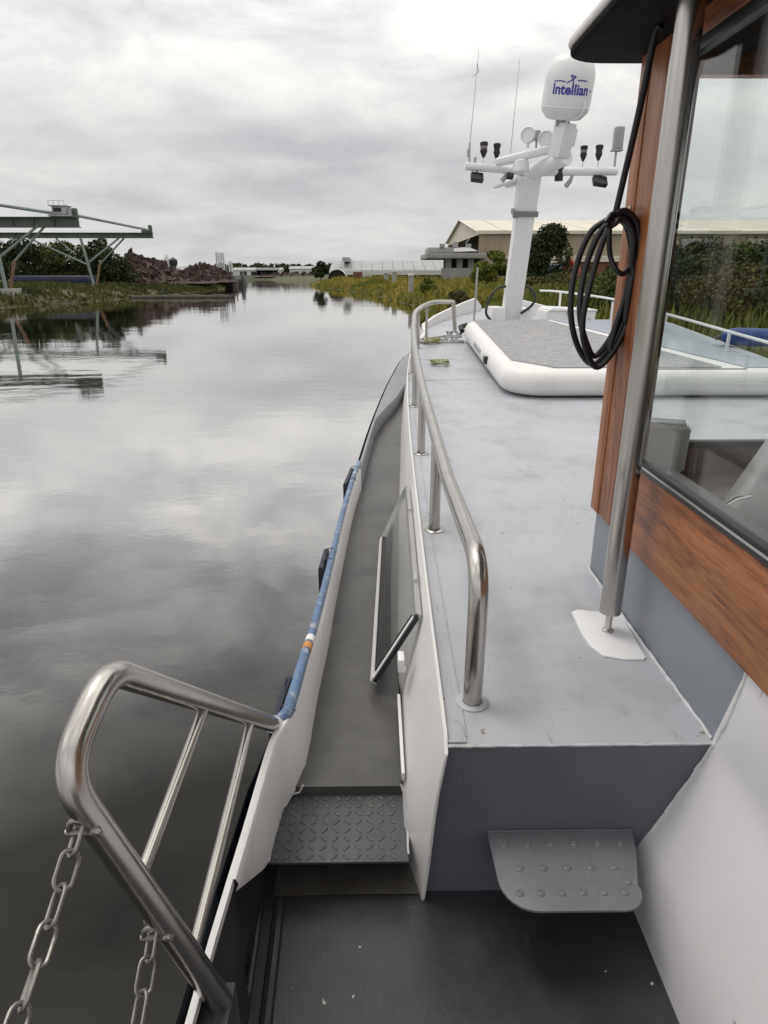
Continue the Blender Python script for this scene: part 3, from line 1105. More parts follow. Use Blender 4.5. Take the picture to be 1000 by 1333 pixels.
# beige warehouse
rt = empty('warehouse', (34, 115, 1.4), 'large beige warehouse with a cream gabled roof behind the loading building', 'warehouse')
yn, yf = 95., 135.
pn, pf, pr = at(624, 300, Y=yn), at(589, 319, Y=yf), at(606, 288, Y=115)
xe = 85
ze_, zr_ = pn.z, pr.z
xw = pn.x
b = MB()
b.grid([[(xw, yn, 1.2), (xe, yn, 1.2)], [(xw, yn, ze_), (xe, yn, ze_)]])
b.grid([[(xw, yf, 1.2), (xe, yf, 1.2)], [(xw, yf, ze_), (xe, yf, ze_)]])
b.grid([[(xe, yn, 1.2), (xe, yf, 1.2)], [(xe, yn, ze_), (xe, yf, ze_)]])
b.build('wall', M['beige'], rt)
b = MB()
b.bm.faces.new([b.bm.verts.new(p) for p in ((xw, yn, ze_ - .5), (xw, yn, ze_), (xw, 115, zr_), (xw, yf, ze_), (xw, yf, ze_ - .5))])
b.build('gable', M['beige_roof'], rt)
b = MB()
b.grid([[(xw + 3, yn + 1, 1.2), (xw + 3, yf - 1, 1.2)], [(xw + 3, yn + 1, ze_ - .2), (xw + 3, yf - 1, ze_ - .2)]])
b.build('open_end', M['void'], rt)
b = MB()
for k in range(18):
    a_, c_ = xw - .5 + (xe - xw) * k / 18, xw - .5 + (xe - xw) * (k + 1) / 18 - .08
    b.grid([[(a_, yn - .5, ze_ - .1), (c_, yn - .5, ze_ - .1)], [(a_, 115, zr_ + .15), (c_, 115, zr_ + .15)], [(a_, yf + .5, ze_ - .1), (c_, yf + .5, ze_ - .1)]])
    b.box(c_, c_ + .1, yn - .55, yn - .4, ze_ - .3, ze_ + .1)
b.box(xw - .5, xe, yn - .62, yn - .5, ze_ - .45, ze_ - .05)
b.build('roof', M['beige_roof'], rt)
b = MB()
for k in range(36):
    xx = xw + 1 + k * 1.9
    b.box(xx, xx + .12, yn - .09, yn, 1.3, ze_ - .45)
b.build('cladding_rib', M['beige'], rt)
b = MB()
b.box(xw + 3.5, xw + 22, yn - .7, yn - .05, z_of(336, yn) - .2, z_of(333, yn), .03)
b.build('door_canopy', M['beige_roof'], rt)

# brick building, blue container, red loader
Y = 74
x0, x1 = px_x(745, Y), px_x(900, Y)
rt = empty('brick_building', ((x0 + x1) / 2, Y, 1.4), 'low red brown brick building in front of the beige warehouse', 'building')
zt = z_of(341, Y)
b = MB()
b.box(x0, x1, Y, Y + 8, 1.2, zt)
b.build('wall', M['brick'], rt)
b = MB()
b.box(x0 - .3, x1 + .3, Y - .4, Y + 8.4, zt, zt + .22, .03)
b.build('roof', M['beige_roof'], rt)
for k in range(5):
    b = MB()
    b.box(x0 + 1 + k * 2.6, x0 + 2.3 + k * 2.6, Y - .04, Y + .1, 2.2, 3.1)
    b.build('window', M['void'], rt)
Y = 66
p = at(719, 355, Y=Y)
rt = empty('shipping_container', (p.x, Y, 1.4), 'faded blue container standing in the weeds right of the mast', 'container', 'containers on the right quay')
b = MB()
b.box(p.x - .9, p.x + .9, Y - 1.2, Y + 1.2, 1.3, z_of(344, Y), .03)
b.build('box_body', M['bluebox'], rt)
b = MB()
for k in range(8):
    b.box(p.x - .85 + k * .23, p.x - .79 + k * .23, Y - 1.25, Y - 1.2, 1.4, z_of(345, Y))
b.build('rib', M['bluebox'], rt)
Y = 62
a_, c_, e_ = at(733, 352, Y=Y), at(742, 338, Y=Y), at(752, 352, Y=Y)
rt = empty('loader_crane', (e_.x, Y, 1.4), 'red loader crane with a bent arm beside the blue container', 'loader crane')
b = MB()
b.tube([a_, c_], [.14, .22], 8)
b.build('jib', M['red'], rt)
b = MB()
b.tube([c_, e_, (e_.x, Y, 1.4)], [.22, .28, .3], 8)
b.build('arm', M['red'], rt)
b = MB()
b.prism([(e_.x - .7, Y - .6), (e_.x + 1.8, Y - .6), (e_.x + 1.8, Y + .6), (e_.x - .7, Y + .6)], 1.2, 2.0, .1)
b.build('body', M['red'], rt)

# trees and bushes on the right bank
RT = [('bush', 'broad dark bush filling the left of the window view above the guard rail', 905, 24, 345, 2.0, 'leaf_dark', 4200, .075, .0),
      ('bush', 'broad olive bush filling the middle of the window view', 965, 22, 350, 2.0, 'leaf_brown', 4200, .075, .0),
      ('bush', 'broad dark bush at the right edge of the window view', 1040, 21, 340, 2.0, 'leaf_dark', 3600, .075, .0),
      ('bush', 'dark green bush on the near bank behind the cable coil', 820, 28, 352, 1.9, 'leaf_mid', 3600, .08, .0),
      ('broadleaf_tree', 'large dark green tree behind the right side of the mast', 712, 60, 294, 2.3, 'leaf_dark', 5200, .16, .04),
      ('broadleaf_tree', 'smaller dark tree touching the mast on its right side', 688, 61, 306, 1.6, 'leaf_dark', 3200, .15, .04),
      ('bush', 'bright yellow green bush left of the mast', 645, 57, 324, 1.75, 'leaf_bright', 3600, .14, .0),
      ('bush', 'small yellow green bush at the foot of the loading building', 628, 56, 338, .9, 'leaf_bright', 1500, .12, .0),
      ('bush', 'round green bush on the shore left of the straw weeds', 556, 54, 361, .95, 'leaf_bright', 1800, .10, .0),
      ('bush', 'olive bush in the weeds right of the mast foot', 700, 42, 366, 1.5, 'leaf_brown', 1900, .10, .0),
      ('bush', 'green bush in front of the blue container', 726, 46, 360, 1.5, 'leaf_mid', 1900, .10, .0),
      ('bush', 'olive bush below the hanging cable coil', 760, 40, 358, 1.8, 'leaf_brown', 2200, .10, .0),
      ('bush', 'green bush behind the white locker', 785, 34, 362, 1.6, 'leaf_bright', 2200, .09, .0),
      ('bush', 'dark bush low on the bank left of the mast foot', 600, 40, 378, .9, 'leaf_brown', 1200, .08, .0),
      ('broadleaf_tree', 'dense dark tree seen through the left part of the wheelhouse window', 900, 38, 318, 2.6, 'leaf_dark', 4200, .13, .03),
      ('broadleaf_tree', 'dark olive tree seen through the middle of the wheelhouse window', 960, 36, 326, 2.6, 'leaf_mid', 4200, .13, .03),
      ('broadleaf_tree', 'dense tree at the right end of the wheelhouse window view', 1030, 34, 312, 2.8, 'leaf_dark', 4200, .13, .03),
      ('broadleaf_tree', 'dark tree right of the wheelhouse window view', 1120, 33, 300, 3.0, 'leaf_dark', 3000, .15, .03),
      ('bush', 'bush on the bank seen low through the window on its left', 880, 27, 372, 1.7, 'leaf_mid', 2600, .08, .0),
      ('bush', 'olive bush on the bank seen low through the window on its right', 985, 25, 366, 1.9, 'leaf_brown', 2600, .08, .0)]
for i, (nm, lb, u, Y, vt, r, mt, n, s, tk) in enumerate(RT):
    x = px_x(u, Y)
    z0 = bank_h(max(0, x - rs_f(Y)))
    tree(nm, lb, x, Y, z0, max(.8, z_of(vt, Y) - z0), r, M[mt], 500 + i, int(n * 1.5), s * .85, tk, 'tree' if nm == 'broadleaf_tree' else 'bush', 'growth on the right bank', 30 if nm != 'bush' else 18, nm == 'bush')

# ------------------------------------------------------------------ the boat
CX = 1.85


def sheer(y):
    t = max(0., y - 1.33)
    return .007 * t * t if t < 6.67 else .007 * 6.67 ** 2 + .0934 * (t - 6.67)


def zd(y): return 1.293 + sheer(y)
def zw(y): return .95 + sheer(y)
def zb(y): return float(np.interp(y, [1.45, 1.72, 2.5, 6.5], [1.20, 1.145, 1.135, 1.05])) + sheer(y)


xb = curve([(-3.2, -.30), (.0, -.33), (.764, -.321), (1.16, -.302), (1.49, -.285), (1.65, -.261), (1.98, -.241), (2.28, -.217), (2.77, -.202), (3.75, -.158), (4.42, -.103), (5.46, -.025), (6.6, .088), (7.5, .21), (8.5, .39), (9.3, .74), (10.1, 1.2), (10.95, 1.80)])
xct = curve([(1.0, .162), (1.33, .168), (2.67, .193), (4.9, .245), (6.7, .33), (7.6, .43), (8.6, .66)])
xcb = curve([(1.0, .075), (1.33, .075), (1.64, .075), (2.28, .087), (3.45, .129), (4.87, .189), (6.2, .253), (7.1, .335), (8.6, .645)])


def xbw(y):
    """edge of the raised foredeck"""
    return max(xb(y), xct(min(y, 8.6)) - .02)


def xs(y):
    """inner edge of the side deck channel"""
    k = min(1, max(0, (y - 5.45) / 1.65))
    k = k * k * (3 - 2 * k)
    return (xb(y) + .012) * (1 - k) + xcb(y) * k


boat = empty('motor_barge', (CX, 4, 0), 'grey and white steel motor barge seen from its aft side deck', 'boat')

ys_h = list(np.arange(-3.2, 10.4, .3)) + [10.4, 10.6, 10.8, 10.95]
b = MB()
rows = []
for side in (0, 1):
    rows = []
    for y in ys_h:
        x = xb(y)
        zt = zb(y) if y > 1.4 else 1.20
        pr = [(x - .03, y, zt - .02), (x - .03, y, .8), (x + .02, y, .3), (x + .12, y, -.4)]
        if side:
            pr = [(2 * CX - p[0], p[1], p[2]) for p in pr]
        rows.append(pr)
    b.grid(rows)
x = xb(-3.2)
b.grid([[(x - .012, -3.2, z), (2 * CX - x + .012, -3.2, z)] for z in (-.4, .3, 1.25)])
y = 10.95
b.grid([[(xb(y) - .012, y, z), (2 * CX - xb(y) + .012, y, z)] for z in (-.4, .3, zb(y))])
b.build('hull', M['hull'], boat, angle=60)

# bulwark along the side: outer lip, capping, inner face
b = MB()
ysb = [1.03, 1.09, 1.15, 1.21, 1.27, 1.34, 1.41, 1.46, 1.51] + list(np.arange(1.56, 7.1, .1)) + [7.1]


def zlow(y):
    return float(np.interp(y, [1.03, 1.325, 1.5], [1.165, .91, .91])) if y < 1.53 else zw(y) - .01


BY = [y for y in ysb if y < 4.35]
b.grid([[(xb(y) - .008, y, zb(y) - (.14 if y > 1.4 else .025)), (xb(y) - .008, y, zb(y)), (xs(y) - .002, y, zb(y) + .001), (xs(y) + .004, y, zb(y) - .012),
         (xs(y) + .004 + float(np.interp(y, [1.02, 1.35, 1.53, 1.57, 1.75, 2.2], [-.008, -.012, -.008, .022, .020, .002])), y, zlow(y))] for y in BY])
bul = b.build('bulwark', M['white'], boat, angle=50)
b = MB()
ysf = [7.1, 7.3, 7.6, 7.9, 8.2, 8.6, 8.9, 9.2, 9.4]
b.grid([[(xb(y) - .008, y, zb(y) - (.14 if y > 1.4 else .025)), (xb(y) - .008, y, zb(y)), (xcb(y) + .004 if y < 8.6 else xbw(y) + .03, y, zb(y) + .001)] for y in ysf])
BY = [y for y in ysb if y > 4.24]
b.grid([[(xb(y) - .008, y, zb(y) - (.14 if y > 1.4 else .025)), (xb(y) - .008, y, zb(y)), (xs(y) - .002, y, zb(y) + .001), (xs(y) + .004, y, zb(y) - .012), (xs(y) + .004, y, zlow(y))] for y in BY])
ysg = list(np.arange(5.5, 7.12, .1))
b.grid([[(xb(y) + .004, y, zb(y) + .004), (max(xb(y) + .006, xs(y) - .004), y, zb(y) + .005)] for y in ysg])
b.build('gunwale_plate', M['gunwale'], bul, angle=50)
# aft run of the bulwark: white rim, dark inside
b = MB()
zr2 = 1.20
ya = [-3.0, -1.5, 0, .5, .9, 1.035]
b.grid([[(xb(y) - .008, y, zr2 - .3), (xb(y) - .008, y, zr2), (xb(y) + .005, y, zr2), (xb(y) + .005, y, zr2 - .022)] for y in ya])
b.build('bulwark_rim', M['white'], bul, angle=50)
b = MB()
b.grid([[(xb(y) + .003, y, zr2 - .018), (xb(y) + .006, y, .97), (xb(y) + .014, y, .80)] for y in ya])
b.grid([[(xb(y) - .022, y, 1.16), (xb(y) - .020, y, .97), (xb(y) - .015, y, .80)] for y in (1.03, 1.1, 1.2, 1.3, 1.5)])
b.build('bulwark_lining', M['dark'], bul, angle=50)

# dark aft deck with gutter ridge
b = MB()
b.grid([[(x, y, .80 + .0 * x) for x in (-.33, -.18, .1, .5, .9, 2.8, 3.99)] for y in (-3.2, -1, .3, 1.0, 1.33, 1.6)])
adk = b.build('aft_deck', M['dark'], boat)
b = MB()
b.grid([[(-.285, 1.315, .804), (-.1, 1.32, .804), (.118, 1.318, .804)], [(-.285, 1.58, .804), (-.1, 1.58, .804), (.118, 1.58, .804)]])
b.build('lightened_floor_strip', M['worn_lightened'], adk)  # worn deck strip, colour raised to counter the shade under the tread
b = MB()
gut = [(-.24, -2.5, .803), (-.24, .3, .803), (-.25, .8, .803), (-.265, 1.3, .803)]
b.tube(catmull(gut, 6), .016, 8)
b.tube(catmull([(p[0] - .05, p[1], p[2]) for p in gut], 6), .010, 8)
b.build('gutter_ridge', M['dark'], boat)
b = MB()
b.box(-.318, -.262, -.6, .842, .81, 1.168, .006)
b.build('rail_block', M['dark'], boat)

# walkway
b = MB()
ysw = [1.562] + list(np.arange(1.65, 7.08, .13)) + [7.08]
b.grid([[(xs(y) - .01 + (xcb(y) - xs(y) + .01) * k, y, zw(y)) for k in (0, .33, .66, 1)] for y in ysw])
b.grid([[(-.275, 1.562, .86), (.086, 1.562, .86)], [(xs(1.562) - .01, 1.562, zw(1.562)), (xcb(1.562), 1.562, zw(1.562))]])
b.build('side_deck', M['walk'], boat)
# diamond plate tread
b = MB()
tz = .918
b.prism([(-.294, 1.322), (.084, 1.322), (.083, 1.45), (.080, 1.60), (-.288, 1.60)], tz - .008, tz, .0015)
for i in range(11):
    for j in range(8):
        x, y = -.278 + i * .0322, 1.338 + j * .0300
        if x > .072 or y > 1.555:
            continue
        a = R(45) if (i + j) % 2 else R(-45)
        MX = Matrix.Translation((x, y, tz)) @ Matrix.Rotation(a, 4, 'Z') @ Matrix.Diagonal((.0140, .0050, .0046, 1))
        q = bmesh.new()
        bmesh.ops.create_icosphere(q, subdivisions=1, radius=1)
        q.transform(MX)
        b.merge(q)
trd = b.build('step_tread', M['tread'], boat)
b = MB()
b.grid([[(-.29, 1.585, .80), (.105, 1.585, .80)], [(-.29, 1.585, tz - .01), (.09, 1.585, tz - .01)]])
b.build('riser', M['dark'], trd)


def bead(path, r, seed, n=6):
    """uneven weld bead along a path"""
    P = []
    path = [Vector(p) for p in path]
    for a_, c_ in zip(path[:-1], path[1:]):
        k = max(2, int((c_ - a_).length / .012))
        P += [a_.lerp(c_, i / k) for i in range(k)]
    P.append(path[-1])
    rr = [r * (.75 + .7 * abs(mnoise.noise((i * .45, seed, 1.3)))) for i in range(len(P))]
    P = [p + Vector((mnoise.noise((i * .3, seed, 7)), mnoise.noise((i * .3, seed, 9)), mnoise.noise((i * .3, seed, 4)))) * r * .5 for i, p in enumerate(P)]
    return MB().tube(P, rr, n)


# coachroof: top with sheer, aft face, right side
b = MB()
ysr = list(np.arange(1.33, 8.6, .2)) + [8.6]
b.grid([[(xct(y) + .004 + (2 * CX - 2 * xct(y) - .008) * k, y, zd(y)) for k in (0, .03, .1, .2, .35, .5, .65, .8, .9, 1)] for y in ysr])
b.grid([[(2 * CX - xct(y) - .004, y, zd(y)), (2 * CX - xct(y), y, zw(y))] for y in ysr])
croof = b.build('coachroof', M['deck'], boat, angle=30)
b = MB()
FA = ((.125, .80), (.134, .884), (.143, 1.017), (.153, 1.148), (.171, 1.2915))
b.grid([[(x_, 1.33, z_) for x_ in (xa_, .3, .55, .87)] for xa_, z_ in FA])
b.build('aft_face', M['box'], croof)
bead([(.172, 1.328, 1.290), (.86, 1.328, 1.291)], .0042, 1).build('weld_bead', M['weld'], croof)
bead([(.846, 1.34, 1.296), (.842, 1.8, 1.297), (.840, 2.36, 1.302)], .0065, 2).build('weld_bead', M['weld'], croof)
bead([(.228, 1.36, 1.294), (.232, 1.8, 1.296), (.245, 2.6, zd(2.6) + .001), (.268, 3.6, zd(3.6) + .001), (.30, 5, zd(5) + .001)], .0026, 3).build('weld_bead', M['deck'], croof)
b = MB()
b.prism([(.172, 1.334), (.225, 1.334), (.222, 1.40), (.172, 1.41)], 1.295, 1.299, .001)
b.build('lip_plate', M['deck'], croof)
for yy in (6.15, 7.1, 8.05):
    bead([(xct(yy) + .03, yy, zd(yy) + .001), (1.05, yy + .05, zd(yy) + .001)], .006, yy).build('deck_seam', M['deck'], croof)

def profA(z):
    return float(np.interp(z, [.80, .884, 1.017, 1.148, 1.29, 1.32], [.119, .128, .137, .147, .167, .168]))


# white coaming plate between walkway and coachroof
b = MB()
rows_o, rows_i = [], []
th = .009
ysc = [1.305, 1.31, 1.33, 1.35, 1.37, 1.39, 1.41, 1.44] + list(np.arange(1.5, 8.6, .2)) + [8.6]
rows = []
for y in ysc:
    zt = zd(y) + .022
    ed = 0
    if y < 1.34:
        zt -= .012 + (1.34 - y) * .5
    z0 = .80 if y < 2.0 else zw(y) - .005
    pts = []
    for k in range(9):
        s = k / 8
        zz = z0 + (zt - z0) * s
        q = min(1, max(0, (zz - zw(y)) / (zt - zw(y))))
        xB = xcb(y) + (xct(y) - xcb(y)) * (q ** .8) + (.012 * (.95 - zz) / .15 if zz < .95 else 0)
        kk = min(1, max(0, (y - 1.305) / .13))
        xx = profA(zz) * (1 - kk) + xB * kk
        pts.append((xx, y, zz))
    inn = [(p[0] + th, p[1] , p[2]) for p in pts[::-1]]
    rows.append(pts + inn)
b.grid(rows)
# aft edge of the plate with its wavy profile
b.grid([[rows[0][k], rows[0][17 - k]] for k in range(9)])
coam = b.build('coaming', M['white'], boat, angle=50)
bead([(profA(z) + .004, 1.305, z) for z in (.80, .884, .95, 1.017, 1.08, 1.148, 1.22, 1.285)], .0042, 21).build('edge_bead', M['white'], coam)
bead([(xcb(y) + .010, y, tz + .0005) for y in (1.345, 1.37, 1.40, 1.48, 1.55)] + [(xcb(1.56) - .001, 1.562, .953)], .0040, 22).build('edge_bead', M['weld'], coam)
bead([(-.222, 1.562, .956), (-.235, 1.560, .93), (-.283, 1.555, tz + .004), (-.286, 1.45, tz + .002), (-.292, 1.325, tz + .002)], .0035, 23).build('edge_bead', M['white'], coam)
# white framed flap window standing open over the walkway
# outline of the coaming opening behind it
h0, h1 = Vector((xct(2.03) - .035, 2.05, 1.255)), Vector((xct(3.49) - .035, 3.47, 1.275))
o0, o1 = at(488, 886, z=1.005), at(498, 702, z=1.02)


def bar(pts, wdt, thk, mat, name, par):
    a_, c_ = Vector(pts[0]), Vector(pts[1])
    d = (c_ - a_).normalized()
    nrm = ((h1 - h0).cross(o0 - h0)).normalized()
    sd = d.cross(nrm).normalized()
    b = MB()
    pr = []
    for e in (a_, c_):
        pr.append([e + sd * wdt + nrm * thk, e - sd * wdt + nrm * thk, e - sd * wdt - nrm * thk, e + sd * wdt - nrm * thk])
    b.grid([pr[0] + [pr[0][0]], pr[1] + [pr[1][0]]])
    b.quad(*pr[0])
    b.quad(*pr[1][::-1])
    return b.build(name, mat, par)


fw = bar((o0, o1), .011, .013, M['white'], 'flap_window', boat)
bar((h0, h1), .010, .012, M['alu'], 'frame_bar', fw)
bar((o0 + Vector((0, .01, 0)), h0 + Vector((0, .01, 0))), .009, .010, M['white'], 'frame_bar', fw)
bar((o1, h1), .010, .012, M['alu'], 'frame_bar', fw)
ins = .022
gd = (o1 - o0).normalized()
gs = (h0 - o0).normalized()
bar((o0 + gs * .024 + gd * .03, o1 + gs * .024 - gd * .03), .006, .012, M['rubber'], 'seal', fw)
bar((o0 + gd * .032 + gs * .02, h0 + gd * .032 - gs * .02), .005, .011, M['rubber'], 'seal', fw)
bar((o0 + gd * -.008, h0 + gd * -.008), .004, .008, M['rubber'], 'seal', fw)
for kf in (.2, .75):
    hp = h0.lerp(h1, kf)
    b = MB()
    b.tube([hp + Vector((.004, -.03, .012)), hp + Vector((.004, .03, .012))], .007, 8)
    b.build('hinge', M['alu'], fw)
b = MB()
q0, q1, q2, q3 = o0 + (gd + gs) * .02, o1 + (gs - gd) * .02, h1 - (gs + gd) * .01, h0 + (gd - gs) * .01
nn = gd.cross(gs).normalized() * .003
b.quad(q0 + nn, q1 + nn, q2 + nn, q3 + nn)
b.quad(q0 - nn, q3 - nn, q2 - nn, q1 - nn)
b.build('pane', M['glass2'], fw, recalc=False)
# catch on the coaming beside the flap window
cpt = Vector((xcb(1.93) + .006, 1.93, 1.06))
b = MB()
b.box(cpt.x - .012, cpt.x + .01, 1.90, 1.96, 1.12, 1.17, .003)
b.lathe([(.012, 0), (.012, .016), (.006, .02)], 12, Matrix.Translation((cpt.x + .018, 1.95, 1.10)) @ Matrix.Rotation(R(-90), 4, 'Y'))
b.build('catch', M['plain_white'], coam)
b = MB()
b.lathe([(.008, 0), (.008, .014), (.004, .018)], 10, Matrix.Translation((cpt.x + .006, 1.93, 1.12)) @ Matrix.Rotation(R(-90), 4, 'Y'))
b.build('catch_knob', M['black'], coam)
b = MB()
b.box(xcb(1.8) - .004, xcb(1.8) + .006, 1.56, 1.95, .972, 1.0, .001)
b.build('edge_strip', M['white'], coam)

# foot step on the aft face with raised dimples
b = MB()
zf = 1.014
fx0, fx1, fy0, fy1 = .290, .682, 1.096, 1.328
poly = [(fx0, fy1), (fx1 - .008, fy1), (.664, 1.27)]
for k in range(7):
    a = R(14 - 104 * k / 6)
    poly.append((.576 + .055 * math.cos(a), fy0 + .055 + .055 * math.sin(a)))
for k in range(9):
    a = R(-90 - 90 * k / 8)
    poly.append((fx0 + .088 + .085 * math.cos(a), fy0 + .085 + .085 * math.sin(a)))
b.prism(poly, zf - .008, zf, .002)
for rw, (yy, xsn) in enumerate(((1.283, [.328 + .060 * k for k in range(6)]), (1.212, [.352 + .059 * k for k in range(5)]), (1.142, [.338 + .050 * k for k in range(6)]), (1.170, [.606]))):
    for xx in xsn:
        b.lathe([(.010, 0), (.0085, .0035), (.0055, .005), (.004, .003)], 10, Matrix.Translation((xx, yy, zf)))
fst = b.build('foot_step', M['fstep'], boat)
for xx in (.36, .60):
    b = MB()
    b.bm.faces.new([b.bm.verts.new(p_) for p_ in ((xx, 1.327, zf - .009), (xx, 1.16, zf - .009), (xx, 1.327, zf - .12))])
    r_ = bmesh.ops.extrude_face_region(b.bm, geom=b.bm.faces[:])
    for v_ in [g for g in r_['geom'] if isinstance(g, bmesh.types.BMVert)]:
        v_.co.x += .008
    b.build('bracket', M['box'], fst)
bead([(fx0, 1.326, zf + .001), (fx1 - .006, 1.326, zf + .001)], .0035, 41).build('weld_bead', M['box'], fst)

# coachroof hand rail
rr = .026
top = [(.262, 1.52, zd(1.5)), (.262, 1.52, zd(1.5) + .41)]
pts = [(.262, 1.5, zd(1.5)), (.264, 1.5, zd(1.5) + .415)]
for y in (2.2, 3.0, 4.0, 5.2, 6.2, 6.9):
    pts.append((xct(y) + .075 - .004 * (y - 1.5), y, zd(y) + .415))
pts += [(.47, 7.7, zd(7.7) + .42), (.70, 8.35, zd(8.4) + .42), (.98, 8.55, zd(8.5) + .41), (1.02, 8.60, zd(8.5) + .02)]
b = MB()
rads = [0, .13] + [.3] * 6 + [.35, .25, .12, 0]
fl_ = fillet(pts[:4], [0, .13, .3, 0], 8)
b.tube(fl_[:-1] + catmull(pts[3:-1], 8)[:-1] + fillet([catmull(pts[3:-1], 8)[-2], pts[-2], pts[-1]], .10, 6)[1:], rr, 18)
rail = b.build('hand_rail', M['steel'], boat)
flm = None
for i, y in enumerate((1.5, 2.75, 3.95, 5.2, 6.45, 7.75)):
    xx = .262 if i == 0 else xct(y) + .075 - .004 * (y - 1.5)
    if i == 5:
        xx = .49
    z0 = zd(y)
    if i:
        b = MB()
        b.tube([(xx, y, z0), (xx, y, z0 + .41)], .024, 14)
        b.build('stanchion', M['steel'], rail)
    b = MB()
    b.lathe([(.045, 0), (.045, .004), (.041, .007), (.027, .007)], 22, Matrix.Translation((xx, y, z0)), cap=False)
    b.build('flange', M['deck'] if i == 0 else M['steel'], rail)
b = MB()
b.tube([(.62, 8.15, zd(8.1)), (.62, 8.15, zd(8.1) + .41)], .016, 10)
b.build('stanchion', M['steel'], rail)

# boarding rail at the gate, leaning outboard
A = at(359, 944, d=1.90)
Tm = at(190, 894, d=1.13)
B1 = at(137, 880, d=1.02)
B2 = at(94, 965, d=.955)
B3 = at(91, 1038, d=.95)
D1 = at(122, 1070, d=.97)
F = at(287, 1303, z=1.165)
path = fillet([A, at(140, 872, d=1.03), at(80, 1008, d=.93), F], [0, .075, .10, 0], 10)
b = MB()
b.tube(path, .0225, 20)
brail = b.build('boarding_rail', M['steel'], boat)


def on_path(P, u):
    best = None
    for a_, c_ in zip(P[:-1], P[1:]):
        for k in range(20):
            p = a_.lerp(c_, k / 20)
            q = CM.inverted() @ p
            uu = 500 + 850 * q.x / -q.z
            vv = 666.5 - 850 * q.y / -q.z
            dd = abs(uu - u[0]) + abs(vv - u[1])
            if best is None or dd < best[0]:
                best = (dd, p.copy())
    return best[1]


for p, q in (((270, 930), (192, 1140)), ((329, 950), (257, 1240))):
    b = MB()
    b.tube([on_path(path, p), on_path(path, q)], .0105, 14)
    b.build('baluster', M['steel'], brail)
E1 = on_path(path, (104, 1062)) + Vector((-.004, -.012, -.022))
E2 = on_path(path, (204, 1188)) + Vector((-.008, -.012, -.022))
for e in (E1, E2):
    b = MB()
    b.tube([e + Vector((0, 0, .014)) + Vector((math.cos(a) * .012, 0, math.sin(a) * .014)) for a in [2 * math.pi * k / 14 for k in range(14)]], .0036, 8, closed=True)
    b.build('chain_eye', M['steel'], brail)
# aft post that the chains run to, out of the picture
b = MB()
ap = [(-.29, -.40, 1.19), (-.44, -.38, 1.72), (-.29, -.9, 1.25)]
b.tube(fillet(ap, [0, .08, 0], 8), .0225, 14)
b.build('gate_post', M['steel'], boat)


# chains
def make_link():
    b = MB()
    L, W, r = .0262, .0125, .0033
    P = []
    for k in range(9):
        a = R(-90 + 180 * k / 8)
        P.append((W * math.sin(a) * -1 * -1 * 0 + W * math.cos(a + R(90)) * -1, 0, 0))
    P = []
    for k in range(9):
        a = math.pi * k / 8
        P.append((L - W + W * math.sin(a), W * math.cos(a), 0))
    for k in range(9):
        a = math.pi + math.pi * k / 8
        P.append((-(L - W) + W * math.sin(a), W * math.cos(a), 0))
    b.tube(P, r, 7, closed=True)
    return b.mesh('link', M['galv'])


LINK = make_link()
for e, endp, sag, lb in ((E1, Vector((-.43, -.36, E1.z)), .14, 'left galvanised chain hanging from the bend of the boarding rail'), (E2, Vector((-.37, -.37, E2.z)), .20, 'right galvanised chain hanging from halfway down the boarding rail')):
    rt = empty('safety_chain', e, lb, 'chain', 'chains across the boarding gate')
    N = 400
    C_ = []
    for k in range(N + 1):
        s = k / N
        p = e.lerp(endp, s)
        p.z -= sag * 4 * s * (1 - s)
        C_.append(p)
    acc, i, pos, out = 0, 0, .016, []
    step = .0445
    for k in range(N):
        sl = (C_[k + 1] - C_[k]).length
        while acc + sl >= pos:
            f = (pos - acc) / sl
            out.append((C_[k].lerp(C_[k + 1], f), (C_[k + 1] - C_[k]).normalized()))
            pos += step
        acc += sl
    for j, (p, d) in enumerate(out):
        q = d.to_track_quat('X', 'Z').to_matrix().to_4x4()
        o = bpy.data.objects.new('link', LINK)
        tw = R(45 + (90 if j % 2 else 0) + 10 * math.sin(j * 1.9))
        o.matrix_basis = Matrix.Translation(p) @ q @ Matrix.Rotation(tw, 4, 'X')
        link(o, rt)
    b = MB()
    c0 = e + Vector((0, -.006, -.002))
    b.tube([c0 + Vector((math.cos(a) * .014, 0, math.sin(a) * .017)) for a in [R(-20 + 220 * k / 12) for k in range(13)]], .0045, 8)
    b.tube([c0 + Vector((-.020, 0, -.006)), c0 + Vector((.024, 0, -.006))], .005, 8)
    b.ball(c0 + Vector((.027, 0, -.006)), .0075, 1)
    b.build('shackle', M['galv'], rt)

# blue pipe along the bulwark top, with white ends
b = MB()
elb = Vector((xb(1.66) - .004, 1.625, zb(1.66) + .016))
pp = [A, elb]
for y in (1.98, 2.1, 2.5, 3.0, 3.5, 4.0, 4.35):
    pp.append((xb(y) - .006, y, zb(y) + .016))
pth = fillet(pp, [0, .045] + [.2] * 7, 6)
b.tube(pth, [.0185 - .004 * min(1, max(0, p.y - 1.6) / .5) for p in pth], 14)
bp = b.build('bulwark_pipe', M['bluepipe'], boat)
b = MB()
dA = (Vector(pp[1]) - A).normalized()
d0 = (path[1] - path[0]).normalized()
b.tube([A + d0 * .035, A - d0 * .012], .0245, 14)
b.build('end_sleeve', M['plain_white'], bp)
for y, m_, r_ in ((2.00, 'orange', .0172), (2.05, 'plain_white', .0168)):
    b = MB()
    b.tube([(xb(y) - .006, y - .018, zb(y) + .016), (xb(y + .036) - .006, y + .018, zb(y + .02) + .016)], r_, 14)
    b.build('coupling', M[m_], bp)
